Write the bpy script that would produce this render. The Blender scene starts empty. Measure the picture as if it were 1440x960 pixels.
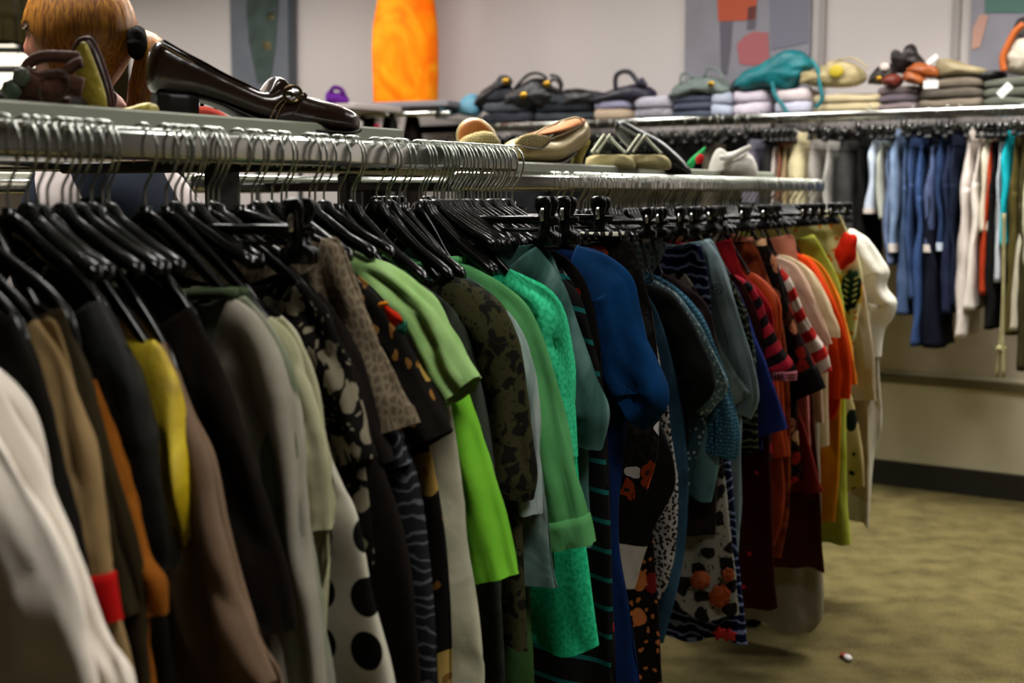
import bpy, bmesh, math, random
from mathutils import Vector, noise, Matrix
random.seed(7)
# ------------------------------------------------------------------ camera, world, light
H = 1.40
FP = 1800.0
PIT = math.atan(210/FP)
scn = bpy.context.scene
cd = bpy.data.cameras.new('camera'); cam = bpy.data.objects.new('camera', cd); scn.collection.objects.link(cam)
cam.location = (0,0,H); cam.rotation_euler = (math.pi/2-PIT,0,0)
cd.sensor_width = 36; cd.lens = 45; cd.clip_start = .05
cd.dof.use_dof = True; cd.dof.focus_distance = 2.05; cd.dof.aperture_fstop = 4.6
scn.camera = cam
w = bpy.data.worlds.new('world'); scn.world = w; w.use_nodes = True
w.node_tree.nodes['Background'].inputs[0].default_value = (.80,.85,.9,1)
w.node_tree.nodes['Background'].inputs[1].default_value = .05
scn.view_settings.view_transform = 'Standard'; scn.view_settings.look = 'None'
scn.view_settings.gamma = 1; scn.view_settings.exposure = 0.48; scn.view_settings.use_curve_mapping = False
def area(loc, sx, sy, power, col=(1,.97,.92), rot=(0,0,0)):
    l = bpy.data.lights.new('ceiling_panel','AREA'); l.shape='RECTANGLE'; l.size=sx; l.size_y=sy; l.energy=power; l.color=col
    o = bpy.data.objects.new('ceiling_panel', l); scn.collection.objects.link(o); o.location=loc; o.rotation_euler=rot
    l.spread = math.radians(150)
    return o
LAMPS = [((-1.2,2.5,2.93),1.2,.3,34,120),((.8,.9,2.93),1.2,.3,20,100),((-.5,3.3,2.93),1.2,.3,34,120),((1.7,4.7,2.93),1.2,.3,26,120),  # last on this line: unseen ceiling light added to brighten the right-hand garments
         ((-5.5,8.0,2.93),1.2,.3,60,150),((-9,13,2.93),2.4,.6,300,160)]
for t in (-2.6,-.9,.8,2.5,4.2,5.9):       # unseen row added to light the wall evenly, 1.5 m off the back wall
    LAMPS.append(((2.02-.84*t-.5426*1.5,5.96+.5426*t-.84*1.5,2.93),1.2,.3,31,178))
for p,sx,sy,e_,sp in LAMPS: area(p,sx,sy,e_).data.spread=math.radians(sp)
# ------------------------------------------------------------------ projection helpers
FWD = Vector((0,math.cos(PIT),-math.sin(PIT))); UP = Vector((0,math.sin(PIT),math.cos(PIT))); RT = Vector((1,0,0))
CAM = Vector((0,0,H))
def ray(px,py): return FWD + RT*((px-720)/FP) + UP*((480-py)/FP)
def atY(px,py,Y):
    r = ray(px,py); return CAM + r*(Y/r.y)
def atZ(px,py,z):
    r = ray(px,py); return CAM + r*((z-H)/r.z)
def on_plane(px,py,P,N):
    r = ray(px,py); return CAM + r*((Vector(P)-CAM).dot(N)/r.dot(N))
D = Vector((.4977,.8673,0)); NN = Vector((.8673,-.4977,0))      # along the racks / out to the aisle
R1 = Vector((0,2.0,H+.066)); R2 = Vector((0,2.62,H+.038))        # points on top of the two rails
WD = Vector((-.84,.5426,0)); WN = Vector((-.5426,-.84,0))        # back wall direction, its normal towards us
W0 = Vector((2.02,5.96,0))
def solve_u(R,px,a=0):
    q = (px-720)/FP*1.0068
    return (q*(R.y+a*NN.y)-(R.x+a*NN.x))/(D.x-q*D.y)
# ------------------------------------------------------------------ mesh helpers
COL = scn.collection
def link(name, me, m, parent=None, smooth=True):
    o = bpy.data.objects.new(name, me); COL.objects.link(o)
    if m is not None: me.materials.append(m)
    if smooth:
        for p in me.polygons: p.use_smooth = True
    if parent is not None: o.parent = parent
    return o
class MB:
    def __init__(s): s.v=[]; s.f=[]; s.uv=[]
    def add(s, vs, fs, uvs=None):
        b=len(s.v); s.v += [tuple(x) for x in vs]; s.f += [tuple(i+b for i in f) for f in fs]
        s.uv += list(uvs) if uvs else [(x[0],x[2]) for x in vs]
    def loft(s, rings, cap=(True,True), uvs=None, closed=True):
        n=len(rings[0]); vs=[p for r in rings for p in r]; fs=[]
        for i in range(len(rings)-1):
            for j in range(n if closed else n-1):
                k=(j+1)%n; fs.append((i*n+j,i*n+k,(i+1)*n+k,(i+1)*n+j))
        if cap[0]: fs.append(tuple(range(n))[::-1])
        if cap[1]: fs.append(tuple((len(rings)-1)*n+j for j in range(n)))
        s.add(vs,fs,[u for r in uvs for u in r] if uvs else None); return s
    def tube(s, pts, r, n=8, cap=True, smooth=1):
        pts=[Vector(p) for p in pts]
        if smooth: pts=crom(pts, max(4,len(pts)*4) if smooth==1 else smooth)
        rs = r if isinstance(r,(list,tuple)) else None
        rings=[]; up=None
        for i,p in enumerate(pts):
            t=(pts[min(i+1,len(pts)-1)]-pts[max(i-1,0)]).normalized()
            if up is None:
                up=t.orthogonal().normalized()
            up=(up-t*up.dot(t)).normalized(); b=t.cross(up)
            if rs:
                f=i/(len(pts)-1)*(len(rs)-1); k=min(int(f),len(rs)-2); rr=rs[k]+(rs[k+1]-rs[k])*(f-k)
            else: rr=r
            rings.append([p+up*rr*math.cos(2*math.pi*j/n)+b*rr*math.sin(2*math.pi*j/n) for j in range(n)])
        return s.loft(rings,(cap,cap))
    def box(s, c, X, Y, Z, sx, sy, sz, bev=.0):
        c=Vector(c); X=Vector(X);Y=Vector(Y);Z=Vector(Z)
        # chamfered box as a loft of chamfered rectangles
        b=min(bev or min(sx,sy,sz)*.08, sx*.45, sy*.45, sz*.45); rings=[]
        for zz,ins in ((-sz/2,b),(-sz/2+b,0),(sz/2-b,0),(sz/2,b)):
            hx=sx/2-ins; hy=sy/2-ins; q=b
            r=[(hx-q,-hy),(hx,-hy+q),(hx,hy-q),(hx-q,hy),(-hx+q,hy),(-hx,hy-q),(-hx,-hy+q),(-hx+q,-hy)]
            rings.append([c+X*x+Y*y+Z*zz for x,y in r])
        return s.loft(rings)
    def ball(s, c, X, Y, Z, rx, ry, rz, nu=20, nv=12, e=1.0, fn=None):
        rings=[]; c=Vector(c); X=Vector(X);Y=Vector(Y);Z=Vector(Z)
        for i in range(nv+1):
            ph=math.pi*(i+.02*(i==0)-.02*(i==nv))/nv; rr=[]
            for j in range(nu):
                th=2*math.pi*j/nu
                x,y,z=math.sin(ph)*math.cos(th),math.sin(ph)*math.sin(th),math.cos(ph)
                if e!=1: x,y,z=[math.copysign(abs(q)**e,q) for q in (x,y,z)]
                p=Vector((x*rx,y*ry,z*rz))
                if fn: p=fn(p,Vector((x,y,z)))
                rr.append(c+X*p.x+Y*p.y+Z*p.z)
            rings.append(rr)
        return s.loft(rings)
    def build(s, name, m, parent=None, smooth=True):
        me=bpy.data.meshes.new(name); me.from_pydata(s.v,[],s.f); me.validate(); 
        uvl=me.uv_layers.new(name='UVMap')
        if len(s.uv)==len(s.v):
            for l in me.loops: uvl.data[l.index].uv=s.uv[l.vertex_index]
        bm=bmesh.new(); bm.from_mesh(me); bmesh.ops.recalc_face_normals(bm,faces=bm.faces); bm.to_mesh(me); bm.free()
        o=link(name,me,m,parent,smooth)
        return o
def crom(P,n):
    P=[Vector(p) for p in P]
    if len(P)<3:
        return [P[0].lerp(P[-1],i/(n-1)) for i in range(n)]
    L=[0]
    for i in range(1,len(P)): L.append(L[-1]+max((P[i]-P[i-1]).length,1e-6))
    out=[]
    for k in range(n):
        s_=L[-1]*k/(n-1); i=0
        while i<len(P)-2 and L[i+1]<s_: i+=1
        t=(s_-L[i])/(L[i+1]-L[i]); p0=P[max(i-1,0)];p1=P[i];p2=P[i+1];p3=P[min(i+2,len(P)-1)]
        m1=(p2-p0)*.5*( (L[i+1]-L[i])*2/max(L[i+1]-L[max(i-1,0)],1e-6) if i>0 else 1); m2=(p3-p1)*.5*((L[i+1]-L[i])*2/max(L[min(i+2,len(P)-1)]-L[i],1e-6) if i<len(P)-2 else 1)
        t2=t*t;t3=t2*t
        out.append(p1*(2*t3-3*t2+1)+m1*(t3-2*t2+t)+p2*(-2*t3+3*t2)+m2*(t3-t2))
    return out
def empty(name,loc,parent=None):
    o=bpy.data.objects.new(name,None); COL.objects.link(o); o.location=loc; o.empty_display_size=.05
    if parent: o.parent=parent
    return o
def tag(o,label,cat,group=None,kind=None):
    if label: o['label']=label
    if cat: o['category']=cat
    if group: o['group']=group
    if kind: o['kind']=kind
    return o
def struct(o): o['kind']='structure'; return o
def shift(o, loc):
    """move mesh data so that the object's origin sits at loc (world coordinates stay)"""
    loc=Vector(loc); o.data.transform(Matrix.Translation(-loc)); o.location=loc; return o
def copy_tree(o,parent=None):
    c=o.copy(); COL.objects.link(c)
    if parent is not None: c.parent=parent
    for ch in [x for x in KIDS.get(o.name,[])]: copy_tree(ch,c)
    return c
KIDS={}
def kid(p,c): KIDS.setdefault(p.name,[]).append(c); c.parent=p; return c
def local_fix(root):
    """parts were built in world coordinates: re-base them on the thing's empty"""
    for ch in root.children:
        ch.data.transform(Matrix.Translation(-root.location))
        for g in ch.children: g.data.transform(Matrix.Translation(-root.location))
# ------------------------------------------------------------------ materials
def lin(h):
    if isinstance(h,str):
        h=h.lstrip('#'); c=[int(h[i:i+2],16)/255 for i in (0,2,4)]
    else: c=h
    return tuple((x/12.92 if x<=.04045 else ((x+.055)/1.055)**2.4) for x in c)+(1,)
MC={}
def base_mat(name, rough=.8, metal=0, sheen=0, spec=.3):
    m=bpy.data.materials.new(name); m.use_nodes=True; nt=m.node_tree; b=nt.nodes['Principled BSDF']
    b.inputs['Roughness'].default_value=rough; b.inputs['Metallic'].default_value=metal
    b.inputs['Specular IOR Level'].default_value=spec
    if sheen: b.inputs['Sheen Weight'].default_value=sheen
    return m,nt,b
def N(nt,t,**k):
    n=nt.nodes.new(t)
    for a,v in k.items():
        if a in n.inputs: n.inputs[a].default_value=v
        else: setattr(n,a,v)
    return n
def ramp(nt,fac,stops,const=True):
    r=nt.nodes.new('ShaderNodeValToRGB'); cr=r.color_ramp; cr.interpolation='CONSTANT' if const else 'LINEAR'
    while len(cr.elements)>1: cr.elements.remove(cr.elements[-1])
    cr.elements[0].position=stops[0][0]; cr.elements[0].color=lin(stops[0][1])
    for p,c in stops[1:]:
        e=cr.elements.new(p); e.color=lin(c)
    nt.links.new(fac,r.inputs[0]); return r.outputs[0]
def cloth(kind, *a, rough=.9, sheen=.0, seed=0, bump=.45, weave=900, metal=0, spec=.08):
    key=(kind,str(a),rough,seed,bump,weave,metal)
    if key in MC: return MC[key]
    m,nt,b=base_mat('cloth_'+kind,rough,metal,sheen,spec); L=nt.links.new
    tc=N(nt,'ShaderNodeTexCoord'); mp=N(nt,'ShaderNodeMapping'); mp.inputs['Location'].default_value=(seed*1.37,seed*.71,seed*.13)
    L(tc.outputs['UV'],mp.inputs[0]); V=mp.outputs[0]
    def noi(scale,detail=3,dist=0):
        n=N(nt,'ShaderNodeTexNoise'); n.inputs['Scale'].default_value=scale; n.inputs['Detail'].default_value=detail; n.inputs['Distortion'].default_value=dist; L(V,n.inputs[0]); return n
    def warp(amt,scale):
        n=noi(scale,2); s=N(nt,'ShaderNodeVectorMath',operation='SUBTRACT'); L(n.outputs['Color'],s.inputs[0]); s.inputs[1].default_value=(.5,.5,.5)
        k=N(nt,'ShaderNodeVectorMath',operation='SCALE'); L(s.outputs[0],k.inputs[0]); k.inputs['Scale'].default_value=amt
        q=N(nt,'ShaderNodeVectorMath',operation='ADD'); L(V,q.inputs[0]); L(k.outputs[0],q.inputs[1]); return q.outputs[0]
    def vor(scale,vec,rand=1,feat='F1'):
        n=N(nt,'ShaderNodeTexVoronoi'); n.voronoi_dimensions='2D'; n.feature=feat; n.inputs['Scale'].default_value=scale; n.inputs['Randomness'].default_value=rand; L(vec,n.inputs['Vector']); return n
    def mix(f,c1,c2):
        x=N(nt,'ShaderNodeMix',data_type='RGBA'); L(f,x.inputs[0])
        for c,s in ((c1,6),(c2,7)):
            if isinstance(c,str): x.inputs[s].default_value=lin(c)
            else: L(c,x.inputs[s])
        return x.outputs[2]
    def less(v,t):
        x=N(nt,'ShaderNodeMath',operation='LESS_THAN'); L(v,x.inputs[0]); x.inputs[1].default_value=t; return x.outputs[0]
    if kind=='solid':
        n=noi(14,4); c=ramp(nt,n.outputs[0],[(.3,a[0]),(.7,a[1] if len(a)>1 else a[0])],False)
    elif kind=='heather':
        n=noi(160,3); c=ramp(nt,n.outputs[0],[(.35,a[0]),(.62,a[1])],False)
    elif kind=='marble':
        n=noi(a[-1],4,2.2); st=[(.28+.44*i/(len(a)-2),x) for i,x in enumerate(a[:-1])]; c=ramp(nt,n.outputs[0],st,False)
    elif kind=='leopard':   # base, spot, scale
        v=vor(a[-1],warp(.06,a[-1]*.9)); v2=vor(a[-1]*2.3,warp(.03,30)); c=mix(less(v.outputs['Distance'],.34),a[0],a[1]); c=mix(less(v2.outputs['Distance'],.12),c,a[1])
    elif kind=='dots':      # base, dot, per metre, radius
        v=vor(a[2],V,a[4] if len(a)>4 else 0); c=mix(less(v.outputs['Distance'],a[3]),a[0],a[1])
    elif kind=='sprinkle':
        v=vor(a[2],warp(.01,20),1); c=mix(less(v.outputs['Distance'],a[3]),a[0],a[1])
    elif kind=='stripes':   # c1, c2, period, angle(deg), duty
        sp=N(nt,'ShaderNodeVectorRotate',rotation_type='Z_AXIS'); sp.inputs['Angle'].default_value=math.radians(a[3]); L(V,sp.inputs[0])
        sx=N(nt,'ShaderNodeSeparateXYZ'); L(sp.outputs[0],sx.inputs[0])
        d=N(nt,'ShaderNodeMath',operation='MULTIPLY'); L(sx.outputs[1],d.inputs[0]); d.inputs[1].default_value=1/a[2]
        f=N(nt,'ShaderNodeMath',operation='FRACT'); L(d.outputs[0],f.inputs[0]); c=mix(less(f.outputs[0],a[4] if len(a)>4 else .5),a[0],a[1])
    elif kind=='floral':    # base, scale, radius, colours...
        v=vor(a[1],warp(.05,a[1]*1.1)); sep=N(nt,'ShaderNodeSeparateColor'); L(v.outputs['Color'],sep.inputs[0])
        cols=a[3:]; cc=ramp(nt,sep.outputs[0],[(i/len(cols),x) for i,x in enumerate(cols)])
        c=mix(less(v.outputs['Distance'],a[2]),a[0],cc)
        v2=vor(a[1]*2.7,warp(.03,a[1]*3)); c=mix(less(v2.outputs['Distance'],.16),c,cols[-1])
    elif kind=='lace':
        v=vor(a[2],warp(.006,60),.6,'DISTANCE_TO_EDGE'); c=mix(less(v.outputs['Distance'],a[3]),a[0],a[1])
    elif kind=='leaves':    # pale line drawing on dark
        wv=N(nt,'ShaderNodeTexWave'); wv.wave_type='RINGS'; wv.inputs['Scale'].default_value=a[2]; wv.inputs['Distortion'].default_value=9; wv.inputs['Detail Scale'].default_value=1.1; L(V,wv.inputs[0])
        g=N(nt,'ShaderNodeMath',operation='GREATER_THAN'); L(wv.outputs['Fac'],g.inputs[0]); g.inputs[1].default_value=.86; c=mix(g.outputs[0],a[0],a[1])
        if len(a)>3:
            v=vor(9,warp(.06,12)); c=mix(less(v.outputs['Distance'],.22),c,a[3])
    elif kind=='bands':     # horizontal bands by height below the collar: (z,colour)...
        sx=N(nt,'ShaderNodeSeparateXYZ'); L(V,sx.inputs[0]); mr=N(nt,'ShaderNodeMapRange'); L(sx.outputs[1],mr.inputs[0]); mr.inputs[1].default_value=0;mr.inputs[2].default_value=-1.5
        c=ramp(nt,mr.outputs[0],[(z/1.5,x) for z,x in a])
    n2=noi(5,3); hv=N(nt,'ShaderNodeHueSaturation'); L(c,hv.inputs['Color']); mr=N(nt,'ShaderNodeMapRange'); L(n2.outputs[0],mr.inputs[0]); mr.inputs[3].default_value=.88; mr.inputs[4].default_value=1.1; L(mr.outputs[0],hv.inputs['Value'])
    L(hv.outputs[0],b.inputs['Base Color'])
    wv=N(nt,'ShaderNodeTexNoise'); wv.inputs['Scale'].default_value=weave; wv.inputs['Detail'].default_value=2; L(V,wv.inputs[0])
    wr=N(nt,'ShaderNodeTexNoise'); wr.inputs['Scale'].default_value=26; wr.inputs['Detail'].default_value=5; L(V,wr.inputs[0])
    ad=N(nt,'ShaderNodeMath',operation='MULTIPLY_ADD'); L(wv.outputs[0],ad.inputs[0]); ad.inputs[1].default_value=.35; L(wr.outputs[0],ad.inputs[2])
    bp=N(nt,'ShaderNodeBump'); bp.inputs['Strength'].default_value=bump; bp.inputs['Distance'].default_value=.004; L(ad.outputs[0],bp.inputs['Height']); L(bp.outputs[0],b.inputs['Normal'])
    MC[key]=m; return m
def plain(name,col,rough=.5,metal=0,spec=.4,bump=0,bscale=60,col2=None,nscale=8,emit=0,coat=0):
    key=('p',name,str(col),rough)
    if key in MC: return MC[key]
    m,nt,b=base_mat(name,rough,metal,0,spec); L=nt.links.new
    tc=N(nt,'ShaderNodeTexCoord'); n=N(nt,'ShaderNodeTexNoise'); n.inputs['Scale'].default_value=nscale; n.inputs['Detail'].default_value=5; L(tc.outputs['Object'],n.inputs[0])
    L(ramp(nt,n.outputs[0],[(.35,col),(.65,col2 or col)],False),b.inputs['Base Color'])
    if coat: b.inputs['Coat Weight'].default_value=coat; b.inputs['Coat Roughness'].default_value=.12
    if bump:
        n2=N(nt,'ShaderNodeTexNoise'); n2.inputs['Scale'].default_value=bscale; n2.inputs['Detail'].default_value=6; L(tc.outputs['Object'],n2.inputs[0])
        bp=N(nt,'ShaderNodeBump'); bp.inputs['Strength'].default_value=bump; bp.inputs['Distance'].default_value=.01; L(n2.outputs[0],bp.inputs['Height']); L(bp.outputs[0],b.inputs['Normal'])
    if emit:
        b.inputs['Emission Color'].default_value=lin(col); b.inputs['Emission Strength'].default_value=emit
    MC[key]=m; return m
CHROME=plain('chrome','#c9cbc6',.16,1)
WIRE=plain('wire_steel','#c4c8c0',.24,1)
BLACKP=plain('black_plastic','#030303',.22,0,.3)
BOARD=plain('shelf_board','#8d9080',.55,0,.3)
DARKM=plain('dark_metal','#1a1b17',.45,.3)
WALLM=plain('wall_paint','#bdb5b3',.9,0,.2,col2='#b8b0ad',nscale=.8)
WALLL=plain('wall_panel','#bdb597',.7,0,.3,col2='#c4bca0',nscale=1.2)
# ------------------------------------------------------------------ the room
def quad(name,pts,m):
    b=MB(); b.add(pts,[tuple(range(len(pts)))]); return b.build(name,m,None,False)
m,nt,b=base_mat('carpet',.95,0,0,.1); L=nt.links.new
tc=N(nt,'ShaderNodeTexCoord'); n1=N(nt,'ShaderNodeTexNoise'); n1.inputs['Scale'].default_value=9; n1.inputs['Detail'].default_value=9; L(tc.outputs['Object'],n1.inputs[0])
n3=N(nt,'ShaderNodeTexNoise'); n3.inputs['Scale'].default_value=120; n3.inputs['Detail'].default_value=4; L(tc.outputs['Object'],n3.inputs[0])
ad=N(nt,'ShaderNodeMath',operation='MULTIPLY_ADD'); L(n3.outputs[0],ad.inputs[0]); ad.inputs[1].default_value=.7; L(n1.outputs[0],ad.inputs[2])
L(ramp(nt,ad.outputs[0],[(.55,'#433b22'),(1.05,'#695f3b')],False),b.inputs['Base Color'])
bp=N(nt,'ShaderNodeBump'); bp.inputs['Strength'].default_value=.6; bp.inputs['Distance'].default_value=.01; L(n3.outputs[0],bp.inputs['Height']); L(bp.outputs[0],b.inputs['Normal'])
CARPET=m
def slab(name,x0,y0,x1,y1,z0,z1,m):
    b=MB(); b.box(((x0+x1)/2,(y0+y1)/2,(z0+z1)/2),(1,0,0),(0,1,0),(0,0,1),x1-x0,y1-y0,z1-z0,.004); return struct(b.build(name,m,None,False))
slab('floor',-14,-3,8,22,-.08,0,CARPET)
slab('ceiling',-14,-3,8,22,3.0,3.08,plain('ceiling_tile','#8f8a80',.9))
def wallseg(name,t0,t1,z0,z1,off,th,m):
    c=W0+WD*((t0+t1)/2)+WN*(off-th/2); b=MB(); b.box((c.x,c.y,(z0+z1)/2),WD,WN,(0,0,1),abs(t1-t0),th,z1-z0,.004); return struct(b.build(name,m,None,False))
def wt(px,off=0):   # wall parameter t under image column px
    q=(px-720)/FP*1.0068; P=W0+WN*off
    return (q*P.y-P.x)/(WD.x-q*WD.y)
tL=wt(195)
wallseg('wall_back',-5.5,tL,0,3.0,0,.12,WALLM)
# lower cladding, ledge and base of the back wall
wallseg('trim_1',-5.5,tL,.12,.555,.05,.05,WALLL)
wallseg('trim_2',-5.5,tL,.50,.54,.065,.03,plain('ledge','#5f5638',.7))
wallseg('trim_3',-5.5,tL,.54,1.15,.035,.035,plain('wall_low','#c0b6a2',.8,col2='#b5aa92'))
wallseg('baseboard_back',-5.5,tL,0,.12,.055,.055,plain('base','#1d1a0e',.7))
slab('wall_left',-13.9,-3,-13.78,21.9,0,3.0,plain('far_paint','#8c8376',.9))
slab('wall_far',-13.9,18,2,18.12,0,3.0,plain('far_paint2','#7d7266',.9))
slab('wall_right',7.8,-3,7.92,21.9,0,3.0,WALLM)
slab('wall_front',-13.9,-3,7.9,-2.88,0,3.0,WALLM)
# wall joints (panel strips) right part
for k,(px,wd) in enumerate(((1146,.03),(1328,.035))):
    t=wt(px); wallseg('trim_%d'%(k+4),t-wd/2,t+wd/2,1.15,3.0,.018,.018,plain('joint','#8f8885',.6))
# hanging light tubes far off to the left
for k,(px,py,Y,wd) in enumerate(((2,85,9.5,.42),(-6,114,8.0,.36),(14,72,12,.14))):
    P=atY(px,py,Y); e=empty('ceiling_light',P)
    b=MB(); b.box(P,(1,0,0),(0,1,0),(0,0,1),wd,.3,.07 if k<2 else .13,.01); b.build('diffuser',plain('tube_light','#fff6e0',.5,emit=1.5),e)
    b=MB(); b.box(P+Vector((0,0,.06)),(1,0,0),(0,1,0),(0,0,1),wd*1.05,.34,.04,.01); b.build('housing',DARKM,e)
    for sx in (-1,1):
        b=MB(); b.tube([P+Vector((sx*wd*.4,0,.06)),(P.x+sx*wd*.4,P.y,3.0)],.004,6,smooth=0); b.build('suspension_cable',DARKM,e)
    local_fix(e); tag(e,['long glowing light tube at the left edge, the upper one','glowing light tube at the left edge, level with the brown sandal straps','tiny round bright lamp high at the left, beside the face of the person'][k],'lamp')
# posters
def poster(x0,x1,ytop,ybot,bg,bits,label):
    off=.03; def_=[]
    P0=W0+WN*off
    def at(px,py,o=0.0): return on_plane(px,py,P0+WN*o,WN)
    e=empty('poster',at((x0+x1)/2,ybot)); b=MB()
    q=[at(x0,ybot),at(x1,ybot),at(x1,ytop),at(x0,ytop)]
    q[3].x,q[3].y=q[0].x,q[0].y; q[2].x,q[2].y=q[1].x,q[1].y
    bk=[p-WN*.015 for p in q]
    b.add(q+bk,[(0,1,2,3),(4,5,6,7),(0,1,5,4),(1,2,6,5),(2,3,7,6),(3,0,4,7)]); b.build('print_sheet',bg,e,False)
    for nm,poly,m in bits:
        b=MB(); f=[at(x,y,.004) for x,y in poly]; g=[at(x,y,.001) for x,y in poly]; n=len(poly)
        b.add(f+g,[tuple(range(n)),tuple(range(2*n-1,n-1,-1))]+[(i,(i+1)%n,n+(i+1)%n,n+i) for i in range(n)]); b.build(nm,m,e,False)
    local_fix(e); tag(e,label,'poster'); return e
pg=plain('poster_grey','#77757c',.7,col2='#84818a',nscale=3)
poster(326,415,-60,128,plain('poster_blue','#565a63',.7,col2='#62656d',nscale=3),
  [('printed_figure',[(352,-60),(385,-60),(392,0),(388,60),(380,115),(362,118),(350,60),(346,10)],plain('fig_green','#28352f',.7,col2='#3a4a45')),
   ('printed_flower',[(372,18),(384,16),(387,26),(376,30)],plain('fig_gold','#6d6136',.7)),('printed_flower',[(368,60),(380,58),(382,70),(370,72)],plain('fig_gold','#6d6136',.7)),
   ('printed_border',[(404,-60),(414,-60),(414,126),(406,126)],plain('fig_dark','#33363c',.7))],
  'dark blue-grey poster with a green figure, leftmost on the back wall')
poster(962,1137,-60,128,pg,
  [('printed_skirt',[(1008,-20),(1066,-20),(1062,28),(1010,30)],plain('fig_orange','#a5472a',.7)),
   ('printed_leg',[(1012,30),(1030,30),(1027,70),(1022,105),(1014,105),(1013,70)],plain('fig_leg','#55525c',.7)),
   ('printed_arm',[(1052,10),(1064,8),(1062,40),(1050,42)],plain('fig_leg','#55525c',.7)),
   ('printed_bag',[(1036,62),(1048,50),(1060,44),(1080,46),(1082,88),(1060,92),(1040,90)],plain('fig_pink','#9a565a',.7)),
   ('printed_panel',[(1080,-60),(1136,-60),(1136,60),(1084,70)],plain('fig_lav','#6d6b78',.7))],
  'grey poster with orange skirt, bare leg and pink bag, above the teal bag')
poster(1362,1520,-60,110,pg,
  [('printed_banner',[(1385,-60),(1520,-60),(1520,18),(1385,18)],plain('fig_teal','#44655c',.7)),
   ('printed_leg',[(1378,20),(1390,22),(1378,66),(1366,70),(1368,40)],plain('fig_peach','#a98273',.7))],
  'grey poster with green banner, cut off by the right edge of the photo')
# ------------------------------------------------------------------ racks
def box_between(name,A,B,wid,th,m,parent,dropside=None):
    """board: from A to B (top front edge), extends back by wid (towards -NN), thickness th below"""
    A=Vector(A);B=Vector(B); dr=(B-A).normalized(); c=(A+B)/2-NN*wid/2-Vector((0,0,th/2)); b=MB(); b.box(c,dr,NN,(0,0,1),(B-A).length,wid,th,.003); return b.build(name,m,parent,False)
def rail_mesh(name,A,B,wd,ht,m,parent,axis=D,nrm=NN):
    rings=[]; 
    for P,s in ((A,.7),(A+axis*.004,1),(B-axis*.004,1),(B,.7)):
        r=[]
        for j in range(20):
            th=2*math.pi*j/20; x=math.copysign(abs(math.cos(th))**.45,math.cos(th))*wd/2*s; z=math.copysign(abs(math.sin(th))**.45,math.sin(th))*ht/2*s
            r.append(P+nrm*x+Vector((0,0,z-ht/2)))
        rings.append(r)
    b=MB(); b.loft(rings); return b.build(name,m,parent)
def rack(name,R,u0,u1,bu0,bu1,bh,label,posts):
    e=empty(name,(R.x+D.x*u0,R.y+D.y*u0,0))
    rail_mesh('rail',R+D*u0,R+D*u1,.020,.034,CHROME,e)
    A=R+D*bu0-NN*.09; A.z=H+bh; B=R+D*bu1-NN*.09; B.z=H+bh
    box_between('shelf',A,B,.46,.024,BOARD,e)
    rail_mesh('back_rail',R+D*u0-NN*.66,R+D*bu1-NN*.66,.020,.034,CHROME,e)
    for u in posts:
        P=R+D*u-NN*.32; b=MB(); b.box((P.x,P.y,(R.z-.03)/2+.03),D,NN,(0,0,1),.05,.03,R.z-.03,.004); b.build('post',DARKM,e,False)
        b=MB(); c=R+D*u-NN*.33-Vector((0,0,.028)); b.box(c,D,NN,(0,0,1),.028,.64,.018,.003); b.build('bracket',DARKM,e,False)
        b=MB(); b.box((P.x,P.y,.075),D,NN,(0,0,1),.06,.70,.05,.01); b.build('foot',DARKM,e,False)
        for sg in (-1,1):
            Q=P+NN*sg*.30; b=MB(); b.tube([Q+D*-.022+Vector((0,0,.035-P.z+0)) if 0 else Vector((Q.x,Q.y,.034))-D*.022,Vector((Q.x,Q.y,.034))+D*.022],.034,20,smooth=0); b.tube([(Q.x,Q.y,.03),(Q.x,Q.y,.09)],.02,12,smooth=0); b.build('caster',BLACKP,e)
    local_fix(e); return tag(e,label,'clothes rack')
R3=R1-NN*1.35+Vector((0,0,-.035))
uend1=solve_u(R1,722); vend2=solve_u(R2,1150)
rack('clothes_rack',R1,-1.75,uend1,-1.75,solve_u(R1,572,-.09),.092,'nearest chrome clothes rack with grey shelf, brown leather loafer on top',(-1.5,-.30))
rack('clothes_rack',R2,-.22,vend2,-.22,solve_u(R2,1084,-.09),.066,'second chrome clothes rack, shelf carrying the gold pump, ending before the jeans',(-.12,1.62))
rack('clothes_rack',R3,-.9,1.05,-.9,.9,.045,'third rack seen through the gap below the near rail, grey shelf edge behind the person',(-.6,.7))
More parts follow.
